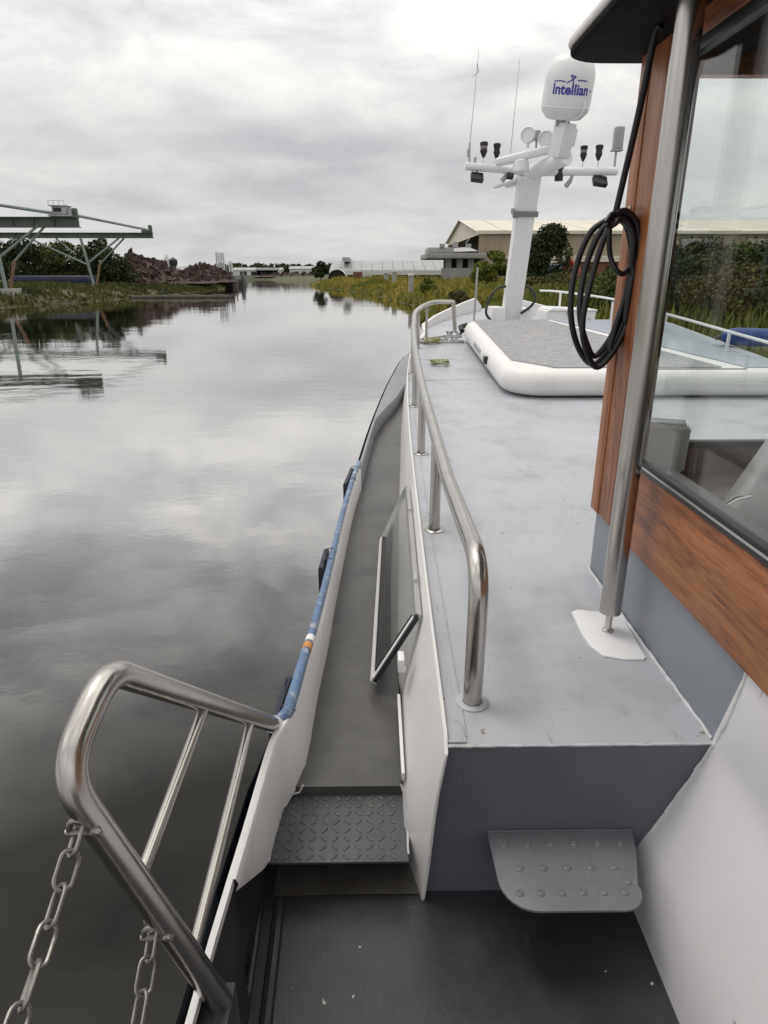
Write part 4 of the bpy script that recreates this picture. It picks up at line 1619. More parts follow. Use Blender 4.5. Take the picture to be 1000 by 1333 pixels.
# fenders hanging outside
for y0, y1, lb in ((1.60, 1.84, 'nearest navy rubber fender hanging outside the blue bulwark pipe'), (2.68, 2.90, 'middle navy fender hanging outside the bulwark'), (3.90, 4.25, 'farthest navy fender outside the bulwark near the end of the blue pipe')):
    rt = empty('fender', ((xb(y0) - .06), (y0 + y1) / 2, .7), lb, 'fender', 'navy fenders outside the bulwark')
    ym = (y0 + y1) / 2
    b = MB()
    x_ = xb(ym) - .042
    dx_ = xb(y1) - xb(y0)
    b.prism([(x_ - .014 - dx_ / 2, y0), (x_ + .012 - dx_ / 2, y0), (x_ + .012 + dx_ / 2, y1), (x_ - .014 + dx_ / 2, y1)], .93, zb(ym) + .012, .010)
    b.build('cushion', M['navy'], rt)
    b = MB()
    for yy in (y0 + .05, y1 - .05):
        b.tube([(x_, yy, zb(ym)), (x_ + .012, yy, zb(ym) + .03), (x_ + .036, yy, zb(ym) + .034), (x_ + .052, yy, zb(ym) + .012)], .0025, 6)
    b.build('lanyard', M['navy'], rt)

# ------------------------------------------------------------------ wheelhouse
WX = .83            # face of the wood
WY = 2.37           # front
wh = MB()
yb0 = 1.24
# lower blue-grey walls
wh.grid([[(.85, yb0, zd(yb0) - .3), (.85, WY - .02, zd(WY) - .02)], [(.85, yb0, 1.56), (.85, WY - .02, 1.56)]])
wh.grid([[(.85, WY - .02, zd(WY) - .02), (2.85, WY - .02, zd(WY) - .02)], [(.85, WY - .02, 1.56), (2.85, WY - .02, 1.56)]])
wh.grid([[(2.85, -.6, .8), (2.85, WY - .02, .8)], [(2.85, -.6, 1.56), (2.85, WY - .02, 1.56)]])
house = wh.build('wheelhouse', M['base'], boat)
def wallx(z):
    return float(np.interp(z, [.80, .87, .94, 1.0, 1.05, 1.2, 1.26, 1.29, 1.6], [.684, .691, .706, .727, .748, .812, .836, .844, .8465]))


# white lower wall aft of the coachroof, flaring out to the deck
b = MB()
rows = []
for y in list(np.linspace(-.7, 1.2, 12)) + [1.26, 1.30, 1.333]:
    row = []
    for k in range(25):
        s = k / 24
        z = .80 + (1.565 - .80) * s
        xx = wallx(z) - .012 * math.exp(-((z - .95) / .07) ** 2) * max(0, 1 - (1.333 - y) / .12)
        row.append((xx, y - .07 * max(0, s - .66) * 3 * (1 if y > 1.2 else 0), z))
    rows.append(row)
b.grid(rows)
b.build('lower_wall', M['wall'], house, angle=60)
bead([(wallx(z) - .002, 1.326, z) for z in (.96, 1.02, 1.08, 1.14, 1.2, 1.25, 1.285)] + [(.846, 1.318, 1.30), (.846, 1.285, 1.42), (.846, 1.262, 1.545)], .0055, 31).build('weld_bead', M['wall'], house)
# bulge of filler near the step
# wood boards
def board(x0, x1, y0, y1, z0, z1, mat, nm='wood_board', bev=.004):
    b = MB()
    b.box(x0, x1, y0, y1, z0, z1, bev)
    return b.build(nm, M[mat], house)


ZS, ZR = 1.55, 3.03
board(WX, WX + .09, 2.292, WY, ZS, ZR, 'wood_z', 'corner_post')
board(WX + .003, WX + .06, 2.068, 2.289, ZS, ZR, 'wood_z', 'wood_board')
board(WX + .003, WX + .06, .62, 2.065, ZS, 1.812, 'wood_y', 'wood_board')
board(WX + .003, WX + .06, -.7, .617, ZS, 1.812, 'wood_y', 'wood_board')
board(WX + .003, WX + .06, -.7, .25, 1.815, ZR, 'wood_z', 'wood_board')
board(WX + .003, WX + .06, .253, 2.065, 2.965, ZR, 'wood_y', 'wood_board')
# front
board(WX + .093, 2.78, WY - .05, WY - .003, ZS, 1.80, 'wood_x', 'wood_board')
board(2.783, 2.87, 2.292, WY, ZS, ZR, 'wood_z', 'corner_post')
board(WX + .093, 2.78, WY - .05, WY - .003, 2.97, ZR, 'wood_x', 'wood_board')
# right side and back
board(2.81, 2.867, -.7, 2.289, ZS, 1.84, 'wood_y', 'wood_board')
board(2.81, 2.867, -.7, .25, 1.843, ZR, 'wood_z', 'wood_board')
board(2.81, 2.867, 2.068, 2.289, 1.843, ZR, 'wood_z', 'wood_board')
board(.9, 2.80, -.7, -.65, .82, ZR, 'wood_z', 'wood_board')


def frame(x, y0, y1, z0, z1, wdt, dpt, mat, nm):
    b = MB()
    b.box(x, x + dpt, y0, y0 + wdt, z0, z1, .003)
    b.box(x, x + dpt, y1 - wdt, y1, z0, z1, .003)
    b.box(x + .001, x + dpt - .001, y0 + wdt, y1 - wdt, z0, z0 + wdt * .55, .003)
    b.box(x + .001, x + dpt - .001, y0 + wdt, y1 - wdt, z1 - wdt * .5, z1, .003)
    return b.build(nm, M[mat], house)


fr_ = frame(.826, .25, 2.064, 1.815, 2.962, .062, .030, 'rubber', 'window_frame')
b = MB()
b.box(.822, .8255, .30, 1.99, 1.832, 1.839, .001)
b.build('trim_strip', M['alu'], fr_)
b = MB()
b.box(.838, .844, .31, 2.003, 1.848, 2.932)
b.build('window_pane', M['glass'], fr_)
b = MB()
b.box(.888, .965, .3, 2.0, 1.780, 1.806, .004)
b.build('inner_sill', M['interior'], fr_)
frr = frame(2.812, .25, 2.064, 1.845, 2.962, .05, .05, 'rubber', 'window_frame')
b = MB()
b.box(2.834, 2.840, .29, 2.02, 1.87, 2.94)
b.build('window_pane', M['glass'], frr)
# front window, two panes
b = MB()
yF = WY - .04
b.box(.925, .955, yF - .02, yF + .02, 1.802, 2.968, .003)
b.box(2.75, 2.778, yF - .02, yF + .02, 1.802, 2.968, .003)
b.box(1.86, 1.90, yF - .02, yF + .02, 1.802, 2.968, .003)
b.box(.956, 1.859, yF - .018, yF + .018, 1.802, 1.822, .003)
b.box(1.901, 2.749, yF - .018, yF + .018, 1.802, 1.822, .003)
ff = b.build('front_window_frame', M['rubber'], house)
for x0, x1 in ((.955, 1.86), (1.90, 2.75)):
    b = MB()
    b.box(x0, x1, yF - .003, yF + .003, 1.822, 2.968)
    b.build('window_pane', M['gfront'], ff)
# inside: floor, dash
b = MB()
b.box(.9, 2.80, -.64, 2.28, 1.04, 1.08)
b.build('cabin_floor', M['interior'], house)
b = MB()
b.box(.965, 2.79, 1.96, 2.31, 1.60, 1.702, .008)
b.box(.965, 2.79, 2.318, 2.328, 1.60, 1.80)
b.box(.97, 2.78, 2.0, 2.05, 1.08, 1.60)
b.build('dashboard', M['dashwood'], house)
b = MB()
b.tube([(1.22, 1.98, 1.71), (1.5, 2.02, 1.715), (2.0, 2.05, 1.71)], .012, 8)
b.build('dash_moulding', M['dashwood'], house)
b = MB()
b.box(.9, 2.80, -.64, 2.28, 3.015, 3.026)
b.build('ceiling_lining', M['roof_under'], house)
# roof
b = MB()
poly = []
rx0, rx1, ry0, ry1 = .60, 3.10, -.8, 2.45
for cx_, cy_, a0 in ((rx1 - .12, ry1 - .10, 0), (rx0 + .13, ry1 - .10, 90), (rx0 + .05, ry0 + .05, 180), (rx1 - .05, ry0 + .05, 270)):
    rad = .12 if a0 in (0, 90) else .05
    for k in range(8):
        a = R(a0 + 90 * k / 7)
        poly.append((cx_ + rad * math.cos(a) * (1 if a0 != 90 else 1.05), cy_ + rad * math.sin(a) * (.9 if a0 in (0, 90) else 1)))
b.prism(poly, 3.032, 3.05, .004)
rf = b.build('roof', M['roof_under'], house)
b = MB()
ctr_ = Vector((1.85, .9))
poly2 = [(ctr_.x + (p[0] - ctr_.x) * 1.006, ctr_.y + (p[1] - ctr_.y) * 1.004) for p in poly]
b.prism(poly2, 3.051, 3.078, .010, None, 3)
b.build('roof_top', M['roof_edge'], rf)

# steel roof post on its white patch
rp = MB()
bx_, by_ = .757, 1.865
rp.tube([(bx_, by_, zd(by_) + .075), (bx_, by_, 3.031)], .0335, 24)
post = rp.build('roof_post', M['steel'], boat)
b = MB()
b.tube([(bx_, by_, zd(by_) + .004), (bx_, by_, zd(by_) + .08)], .011, 12)
b.lathe([(.020, 0), (.018, .006), (.012, .009)], 12, Matrix.Translation((bx_, by_, zd(by_) + .005)))
b.build('pin', M['steel'], post)
b = MB()
out = []
for u, v in ((744, 798), (752, 795), (770, 797), (789, 799), (803, 797), (808, 801), (822, 826), (836, 850), (841, 857), (838, 860), (812, 860), (785, 855), (768, 842), (757, 826)):
    p = at(u, v, z=zd(1.85))
    out.append((p.x, p.y))
b.prism(out, zd(1.85) - .001, zd(1.85) + .006, .002)
b.build('foot_patch', M['plain_white'], post)

# ------------------------------------------------------------------ mast
MY = 9.3
mz = zd(MY)
tilt = R(14.5)
axis = Vector((.02, -math.sin(tilt), math.cos(tilt))).normalized()
base = Vector((CX, MY, mz))
ML = Matrix.Translation(base) @ axis.to_track_quat('Z', 'Y').to_matrix().to_4x4()
# frame with X to starboard
zax = axis
xax = Vector((1, 0, 0))
xax = (xax - zax * xax.dot(zax)).normalized()
yax = zax.cross(xax)
ML = Matrix(((xax.x, yax.x, zax.x, base.x), (xax.y, yax.y, zax.y, base.y), (xax.z, yax.z, zax.z, base.z), (0, 0, 0, 1)))
b = MB()
b.prism([(-.115, -.09), (.115, -.09), (.115, .09), (-.115, .09)], .05, 1.42, 0, ML)
mast = b.build('mast', M['plain_white'], boat)
tag(mast, 'white raked mast with crossbar, antennas and a white radome')
b = MB()
b.box(-.15, .15, -.12, .12, 1.40, 1.46, .006, ML)
b.box(-.16, -.10, -.13, -.05, 1.385, 1.44, .006, ML)
b.build('hinge_collar', M['interior'], mast)
b = MB()
b.prism([(-.125, -.10), (.125, -.10), (.125, .10), (-.125, .10)], 1.46, 1.84, .004, ML)
b.build('upper_column', M['plain_white'], mast)
# pedestal
b = MB()
b.box(CX - .27, CX - .10, MY - .2, MY + .3, mz - .02, mz + .24, .01)
b.box(CX + .10, CX + .26, MY - .2, MY + .3, mz - .02, mz + .22, .01)
b.box(CX - .11, CX + .11, MY + .05, MY + .3, mz - .02, mz + .14, .01)
b.build('pedestal', M['plain_white'], mast)
cc = at(690, 224, Y=base.y + axis.y * 1.88)
pL, pR = at(606, 216, Y=cc.y), at(803, 223, Y=cc.y)
b = MB()
b.tube([pL, cc, pR], .046, 16)
bar_ = b.build('crossbar', M['plain_white'], mast)
b = MB()
f1, f2 = at(660, 240, Y=cc.y + .38), at(738, 204, Y=cc.y - .55)
b.tube([f1, f1.lerp(f2, .3), f2], [.045, .085, .088], 16)
b.build('spine', M['plain_white'], mast)
b = MB()
w1 = at(657, 240, Y=cc.y + .1)
b.box(-.12, .12, -.1, .1, -.012, .012, .004, Matrix.Translation(w1) @ Matrix.Rotation(R(-14), 4, 'Y'))
b.build('bracket_plate', M['plain_white'], mast)
b = MB()
k0 = at(728, 226, Y=cc.y)
b.tube([k0 + Vector((0, 0, -.08)), k0 + Vector((0, 0, .08))], .052, 12)
b.build('clamp', M['black'], mast)
# radome post and radome
ry = f2.y + .02
r0, r1 = at(727, 205, Y=ry), at(737, 160, Y=ry - .06)
b = MB()
dirv = (r1 - r0).normalized()
pm_ = Matrix.Translation(r0) @ dirv.to_track_quat('Z', 'Y').to_matrix().to_4x4()
L_ = (r1 - r0).length
b.prism([(-.09, -.08), (.09, -.08), (.09, .08), (-.09, .08)], 0, L_, .01, pm_)
b.prism([(.08, -.06), (.15, -.06), (.15, .06), (.08, .06)], L_ * .35, L_ * .9, .02, pm_)
b.build('radome_post', M['plain_white'], mast)
tpt = at(748, 68, Y=ry - .20)
bpt = at(733, 156, Y=ry - .05)
ax = (tpt - bpt).normalized()
H = (tpt - bpt).length
rad = 31.5 / 850 * (-(CM.inverted() @ bpt.lerp(tpt, .5)).z)
xx_ = Vector((1, 0, 0))
xx_ = (xx_ - ax * xx_.dot(ax)).normalized()
yy_ = ax.cross(xx_)
RM = Matrix(((xx_.x, yy_.x, ax.x, bpt.x), (xx_.y, yy_.y, ax.y, bpt.y), (xx_.z, yy_.z, ax.z, bpt.z), (0, 0, 0, 1)))
b = MB()
prof = [(rad * .55, 0), (rad * .70, .01 * H), (rad * .96, .13 * H), (rad * .985, .18 * H), (rad * 1.0, .22 * H), (rad * 1.0, .60 * H)]
for k in range(1, 11):
    a = R(90 * k / 10)
    prof.append((max(.004, rad * (math.cos(a)) ** .62), (.60 + .40 * math.sin(a)) * H))
b.lathe(prof, 40, RM)
b.lathe([(rad * 1.004, .185 * H), (rad * 1.01, .19 * H), (rad * 1.01, .205 * H), (rad * 1.004, .21 * H)], 40, RM, cap=False)


def bent_text(mb, body, size, ang0, zc, mi):
    cu = bpy.data.curves.new('lettering', 'FONT')
    cu.body = body
    cu.size = size
    cu.align_x = 'CENTER'
    cu.offset = .004
    cu.resolution_u = 3
    ob = bpy.data.objects.new('lettering', cu)
    COL.objects.link(ob)
    bpy.context.view_layer.update()
    me = bpy.data.meshes.new_from_object(ob.evaluated_get(bpy.context.evaluated_depsgraph_get()))
    bpy.data.objects.remove(ob)
    q = bmesh.new()
    q.from_mesh(me)
    bmesh.ops.subdivide_edges(q, edges=[e for e in q.edges if e.calc_length() > rad * .12], cuts=2)
    for v in q.verts:
        a = ang0 + v.co.x / rad
        v.co = Vector((math.cos(a) * rad * 1.006, math.sin(a) * rad * 1.006, zc + v.co.y))
    q.transform(RM)
    mb.mi = mi
    mb.merge(q)
    mb.mi = 0


A0 = R(-97)
bent_text(b, 'Intellian', rad * .50, A0, H * .395, 1)
b.mi = 1


def onr(a, z, k=1.004):
    return RM @ Vector((math.cos(A0 + a) * rad * k, math.sin(A0 + a) * rad * k, z))


for pts_ in (((-.22, .56), (-.05, .60), (.12, .65)), ((-.08, .68), (.02, .60), (.04, .52)), ((-.75, .575), (-.5, .585), (-.28, .575)), ((.2, .60), (.4, .605), (.62, .595)), ((-.1, .655), (0, .665), (.12, .645))):
    b.tube(catmull([onr(a, z * H) for a, z in pts_], 4), rad * .022, 6)
b.tube([onr(.92, .45 * H), onr(.97, .455 * H)], rad * .03, 6)
b.mi = 0
radome = b.build('radome', [M['plain_white'], M['blueink']], mast, recalc=True)
b = MB()
b.lathe([(rad * .28, -.10), (rad * .3, 0.0), (rad * .5, .004)], 16, RM)
b.build('radome_mount', M['cabin'], mast)
b = MB()
b.tube(catmull([onr(.7, .30 * H, 1.02), onr(.65, .22 * H, 1.06), onr(.6, .08 * H, .95), onr(.2, -.02 * H, .5), r1 + Vector((.03, -.05, -.1))], 8), .012, 8)
b.build('radome_cable', M['plain_white'], mast)
# scanner and lamps on the forward side
sb = at(676, 212, Y=cc.y - .1)
b = MB()
s0, s1_ = at(645, 212, Y=cc.y - .15), at(722, 193, Y=cc.y - .35)
dv = (s1_ - s0)
sm = Matrix.Translation(s0.lerp(s1_, .5)) @ dv.to_track_quat('X', 'Z').to_matrix().to_4x4()
b.box(-dv.length / 2, dv.length / 2, -.05, .05, -.045, .045, .03, sm, 3)
b.lathe([(.10, -.16), (.09, -.05), (.05, -.03)], 16, Matrix.Translation(s0.lerp(s1_, .45)))
b.build('radar_scanner', M['plain_white'], mast)
for (u, v, dy) in ((688, 176, -.2), (711, 181, -.3)):
    p = at(u, v, Y=cc.y + dy)
    b = MB()
    d_ = Vector((-.55, -1, .12)).normalized()
    fm = Matrix.Translation(p) @ d_.to_track_quat('Z', 'Y').to_matrix().to_4x4()
    b.lathe([(.03, -.09), (.075, -.05), (.088, .0), (.088, .03), (.078, .04), (.07, .02)], 18, fm)
    b.tube([p, p + Vector((0, 0, -.13))], .02, 8)
    b.build('floodlight', M['plain_white'], mast)
b = MB()
p = at(699, 177, Y=cc.y - .2)
b.lathe([(.03, -.05), (.045, -.04), (.045, .05), (.02, .06)], 12, Matrix.Translation(p))
b.tube([p, p + Vector((0, 0, -.2))], .012, 8)
b.build('small_camera', M['cabin'], mast)


def nav(u, v, s, redband):
    p = at(u, v, Y=cc.y)
    q = at(u - (1 if u < 700 else 2), 219 if u < 700 else 221, Y=cc.y)
    b = MB()
    b.tube([q, p - Vector((0, 0, .06))], .009, 8)
    o = b.build('light_stem', M['plain_white'], mast)
    b = MB()
    b.lathe([(.012 * s, -.10), (.028 * s, -.065), (.042 * s, -.03), (.036 * s, -.01), (.036 * s, .022), (.044 * s, .032), (.044 * s, .062), (.03 * s, .07)], 14, Matrix.Translation(p))
    b.build('navigation_light', M['black'], mast)
    if redband:
        b = MB()
        b.lathe([(.037 * s, -.008), (.039 * s, 0), (.039 * s, .016), (.037 * s, .021)], 14, Matrix.Translation(p), cap=False)
        b.build('light_lens', M['orange_lamp'], mast)


nav(630, 193, 1.1, True)
nav(647, 195, 1.0, False)
nav(760, 198, 1.0, True)
nav(780, 197, 1.05, False)
# flat white antenna at the right end
p = at(805, 181, Y=cc.y)
b = MB()
b.box(-.055, .055, -.05, .05, -.11, .13, .02, Matrix.Translation(p), 3)
b.build('panel_antenna', M['cabin'], mast)
b = MB()
b.tube([p + Vector((-.01, 0, -.11)), at(800, 217, Y=cc.y)], .014, 8)
b.box(-.07, .06, -.05, .05, -.13, -.11, .004, Matrix.Translation(p))
b.build('antenna_stem', M['cabin'], mast)
p = at(611, 200, Y=cc.y)
b = MB()
b.tube([at(611, 217, Y=cc.y), at(611.5, 186, Y=cc.y)], .012, 8)
b.tube([at(610, 204, Y=cc.y), at(610.5, 194, Y=cc.y)], .022, 8)
b.tube([at(618, 215, Y=cc.y), at(619, 205, Y=cc.y)], .016, 8)
b.build('antenna_socket', M['cabin'], mast)
for u0, u1, v0, v1 in ((612, 624, 186, 60), (664, 677, 205, 76)):
    b = MB()
    p0, p1 = at(u0, v0, Y=cc.y), at(u1, v1, Y=cc.y + .05)
    b.tube([p0, p1], [.0045, .002], 6)
    if u0 < 640:
        m_ = p0.lerp(p1, .72)
        b.tube([m_ + Vector((-.05, 0, -.03)), m_ + Vector((.02, 0, .02))], .004, 5)
        b.tube([m_ + Vector((.02, 0, .02)), m_ + Vector((.0, 0, .10))], .006, 5)
    b.build('whip_antenna', M['cabin'], mast)
for u, v, s in ((621, 231, 1.), (781, 236, 1.15), (664, 229, .55)):
    p = at(u, v, Y=cc.y - .02)
    b = MB()
    fm = Matrix.Translation(p) @ Euler((R(-38), R(6), R(8))).to_matrix().to_4x4()
    b.box(-.075 * s, .075 * s, -.03, .03, -.055 * s, .055 * s, .006, fm)
    b.tube([p + Vector((0, 0, .04)), p + Vector((0, .02, .10))], .01, 8)
    b.build('flood_lamp', M['black'], mast)
for u, v in ((740, 238), (657, 231)):
    p = at(u, v, Y=cc.y)
    b = MB()
    b.tube([p + Vector((.05, 0, .10)), p + Vector((.02, 0, .02)), p + Vector((-.03, 0, -.04))], [.012, .026, .03], 10)
    b.build('loud_hailer', M['cabin'], mast)
# black cables looping at the mast foot
for pts_ in (((664, 372), (647, 376), (636, 392), (633, 408), (640, 418)), ((672, 372), (688, 374), (697, 386), (692, 398), (678, 408))):
    b = MB()
    b.tube(catmull([at(u, v, Y=9.2 - .04 * i) for i, (u, v) in enumerate(pts_)], 8), .018, 8)
    b.build('mast_cable', M['cable'], mast)
# short flag staff on the foredeck
b = MB()
q0, q1 = at(617, 416, Y=8.9), at(622, 348, Y=8.9)
b.tube([q0 - Vector((0, 0, .05)), q1], .013, 8)
b.lathe([(.045, 0), (.04, .05), (.02, .07)], 10, Matrix.Translation((q0.x, q0.y, zd(8.9))))
b.build('flag_staff', M['cabin'], boat)

# ------------------------------------------------------------------ foredeck
b = MB()
ysd = [8.6, 9.0, 9.5, 10, 10.4, 10.8, 10.93]
b.grid([[(xbw(y) + (2 * CX - 2 * xbw(y)) * k, y, zd(y) - .0) for k in (0, .15, .3, .5, .7, .85, 1)] for y in ysd])
b.grid([[(xct(8.6), 8.6, zb(8.6)), (2 * CX - xct(8.6), 8.6, zb(8.6))], [(xct(8.6), 8.6, zd(8.6)), (2 * CX - xct(8.6), 8.6, zd(8.6))]])
b.build('foredeck', M['deck'], boat)
for sgn in (0, 1):
    b = MB()
    rows = []
    for y in [8.2, 8.6, 9.0, 9.5, 10, 10.35, 10.6, 10.75]:
        x = xbw(y)
        hh = zd(y) + .02 + .17 * max(0, (y - 8.2) / 2.4) ** 1.2
        if y > 10.7:
            hh = zd(y) + .05
        pr = [(x - .02, y, zb(y) - .1), (x - .02, y, hh), (x + .02, y, hh), (x + .02, y, zd(y) - .05)]
        if sgn:
            pr = [(2 * CX - p[0], p[1], p[2]) for p in pr]
        rows.append(pr)
    b.grid(rows)
    b.build('bow_bulwark', M['white'], boat, angle=50)
# windlass and cleats
wl = at(588, 446, Y=8.1)
b = MB()
wz = zd(8.1)
b.box(wl.x - .12, wl.x + .14, 8.05, 8.2, wz, wz + .03, .004)
b.tube([(wl.x - .10, 8.12, wz + .08), (wl.x + .12, 8.12, wz + .08)], .03, 12)
b.lathe([(.05, 0), (.035, .05), (.05, .10)], 14, Matrix.Translation((wl.x - .03, 8.12, wz + .03)))
b.tube([(wl.x + .06, 8.10, wz + .03), (wl.x + .06, 8.10, wz + .13)], .014, 8)
b.build('deck_cleat', M['chrome'], boat)
b = MB()
b.tube([at(548, 441, Y=8.2), (wl.x - .05, 8.14, wz + .07)], .011, 8)
b.tube([at(552, 447, Y=8.0), (wl.x - .05, 8.08, wz + .05)], .011, 8)
tag(b.build('mooring_line', M['grey_rope']), 'grey double mooring line from the rail to the bow cleat', 'rope')


def rope_pile(u, v, Y, lb, s):
    c = at(u, v, Y=Y)
    c.z = zd(Y) + .012
    rg = random.Random(int(u))
    b = MB()
    P = []
    for k in range(26):
        a = k * 1.05 + rg.uniform(-.3, .3)
        rr_ = s * (.2 + .9 * abs(math.sin(k * .53))) * (1 + .4 * rg.uniform(-1, 1))
        P.append(c + Vector((math.cos(a) * rr_ * 1.5, math.sin(a) * rr_ * 1.5, .0012 * k + rg.uniform(0, .016))))
    b.tube(catmull(P, 4), .009, 6)
    tag(b.build('rope_coil', M['green_rope']), lb, 'rope', 'green ropes on the coachroof')


rope_pile(577, 472, 6.85, 'nearer small heap of green rope on the pale coachroof', .075)
rope_pile(567, 443, 8.05, 'farther small heap of green rope beside the bow cleat', .075)

# guard rail on the far side
b = MB()
P = [(2 * CX - xct(y) - .12, y, zd(y) + .43) for y in (2.6, 4, 5, 6, 7, 7.8)] + [(2 * CX - .7, 8.6, zd(8.6) + .43), (2 * CX - 1.1, 9.6, zd(9.6) + .40), (2.38, 9.9, zd(9.9) + .38)]
b.tube(catmull(P, 6), .014, 10)
fr2 = b.build('guard_rail', M['plain_white'], boat)
for y in (2.6, 3.8, 5.0, 6.2, 7.4):
    b = MB()
    xx = 2 * CX - xct(y) - .12
    b.tube([(xx, y, zd(y)), (xx, y, zd(y) + .43)], .016, 8)
    b.build('stanchion', M['plain_white'], fr2)
for x_, y in ((2 * CX - .7, 8.6), (2 * CX - 1.1, 9.6), (2.9, 9.75)):
    b = MB()
    b.tube([(x_, y, zd(y)), (x_, y, zd(y) + .40)], .016, 8)
    b.build('stanchion', M['plain_white'], fr2)

# white deck locker right of the mast
lx0, lx1 = at(707, 410, Y=9.2).x, at(772, 410, Y=9.2).x
lz = zd(9.2)
rt = empty('deck_locker', ((lx0 + lx1) / 2, 9.4, lz), 'white moulded locker on the foredeck right of the mast', 'locker')
b = MB()
b.prism([(lx0, lz), (lx1, lz), (lx1 + .01, lz + .22), (lx0 + .10, lz + .25), (lx0 + .03, lz + .20)], 9.1, 9.7, .012, Matrix(((1, 0, 0, 0), (0, 0, 1, 0), (0, 1, 0, 0), (0, 0, 0, 1))))
b.build('locker_body', M['plain_white'], rt)
b = MB()
b.box(lx0 + .05, lx1 + .02, 9.08, 9.72, lz + .205, lz + .225, .004)
b.build('lid', M['white'], rt)
b = MB()
b.box(lx1 - .10, lx1 - .06, 9.07, 9.10, lz + .05, lz + .10, .004)
b.box(lx0 + .3, lx0 + .36, 9.07, 9.10, lz + .16, lz + .21, .004)
b.build('latch', M['black'], rt)

# ------------------------------------------------------------------ inflatable platform on the coachroof
by0, by1 = 5.40, 8.35
bx0, bx1 = 1.06, 3.60
th = .22


def zplat(y):
    return zd(by0) + .012 + (zd(by1) - zd(by0)) * (y - by0) / (by1 - by0)


rt = empty('inflatable_platform', ((bx0 + bx1) / 2, (by0 + by1) / 2, zplat(7)), 'white inflatable platform with grey foam top lying on the coachroof', 'inflatable platform')


def rrect(ins, rad, n=7):
    P = []
    for cx_, cy_, a0 in ((bx1 - rad, by1 - rad, 0), (bx0 + rad, by1 - rad, 90), (bx0 + rad * 1.0, by0 + rad, 180), (bx1 - rad, by0 + rad, 270)):
        for k in range(n):
            a = R(a0 + 90 * k / (n - 1))
            P.append((cx_ + (rad - ins) * math.cos(a), cy_ + (rad - ins) * math.sin(a)))
    return P


b = MB()
rings = []
for k in range(9):
    a = R(-90 + 180 * k / 8)
    off = th * .42 * (1 - math.cos(a))
    rings.append([(p[0], p[1], zplat(p[1]) + th * .5 + th * .5 * math.sin(a)) for p in rrect(off, .34)])
rings = [r + [r[0]] for r in rings]
b.grid(rings)
for rg_ in (rings[0], rings[-1]):
    b.bm.faces.new([b.bm.verts.new(p) for p in rg_[:-1]])
b.build('air_chamber', M['pvc'], rt, angle=50)


def seam_x(y):
    return 2.08 + (8.2 - y) * .34


def pad(poly, mat, nm):
    b = MB()
    b.bm.faces.new([b.bm.verts.new((p[0], p[1], zplat(p[1]) + th + .009)) for p in poly])
    r = bmesh.ops.extrude_face_region(b.bm, geom=b.bm.faces[:])
    for v in [g for g in r['geom'] if isinstance(g, bmesh.types.BMVert)]:
        v.co.z -= .012
    b.build(nm, M[mat], rt)


yA, yB = by0 + .13, by1 - .12
pad([(1.20, yB), (1.20, 5.85), (1.45, 5.60), (1.50, yA), (2.90, yA), (seam_x(yA) if seam_x(yA) < 2.95 else 2.92, yA + .02), (seam_x(yB), yB)], 'pad', 'foam_pad')
pad([(seam_x(yB) + .09, yB), (3.48, yB), (3.48, yA), (3.12, yA)], 'pad2', 'foam_pad')
b = MB()
for yy in (6.35,):
    b.box(bx0 - .022, bx0 + .03, yy - .06, yy + .06, zplat(yy) + .09, zplat(yy) + .16, .01)
b.build('valve_patch', M['rubber'], rt)
b = MB()
for yy in (6.75, 6.85, 6.95, 7.05, 7.15):
    b.box(bx0 - .004, bx0 + .02, yy - .025, yy + .03, zplat(yy) + .10, zplat(yy) + .15, .003)
b.build('handle_patch', M['cabin'], rt)
b = MB()
b.tube([(bx0 + .05, 8.2, zplat(8.2) + .17), (bx0 - .03, 8.15, zplat(8.2) + .15), (bx0 - .02, 8.05, zplat(8.1) + .12)], .03, 8)
b.build('corner_handle', M['black'], rt)
b = MB()
b.tube([(2.0, by0 + .09, zplat(by0) + th + .004), (3.1, by0 + .09, zplat(by0) + th + .004)], .008, 6)
b.build('rim_cord', M['rubber'], rt)
# blue roll lying on the platform, seen through the window
p = at(938, 442, Y=6.5)
q = at(1060, 452, Y=6.2)
zz = zplat(6.5) + th + .012 + .085
rt2 = empty('blue_fender', (3.2, 6.3, zz - .085), 'blue cylindrical fender lying on the inflatable platform, seen through the window', 'fender')
b = MB()
fp = [(p.x, p.y), (p.x + .05, p.y - .02), (p.x + .12, p.y - .05), (q.x - .1, q.y), (q.x, q.y - .02)]
b.tube([(x_, y_, zz) for x_, y_ in fp], [.03, .07, .085, .085, .03], 18)
b.build('tube', M['bluefender'], rt2)
b = MB()
b.tube([(fp[0][0] + .01, fp[0][1], zz), (fp[0][0] - .05, fp[0][1], zz - .02)], .018, 8)
b.build('eye', M['black'], rt2)

# ------------------------------------------------------------------ cable coil by the wheelhouse corner
rt = empty('cable_coil', (.80, 2.44, 2.2), 'black rubber cable hanging in loops from the wheelhouse roof beside the wood corner', 'cable')


def loop(pts, r, Y0, dY, closed=True, nm='cable_loop'):
    P = [at(u, v, Y=Y0 + dY * (i % 3)) for i, (u, v) in enumerate(pts)]
    if closed:
        P = P + [P[0]]
    b = MB()
    b.tube(catmull(P, 8), r, 10)
    b.build(nm, M['cable'], rt)


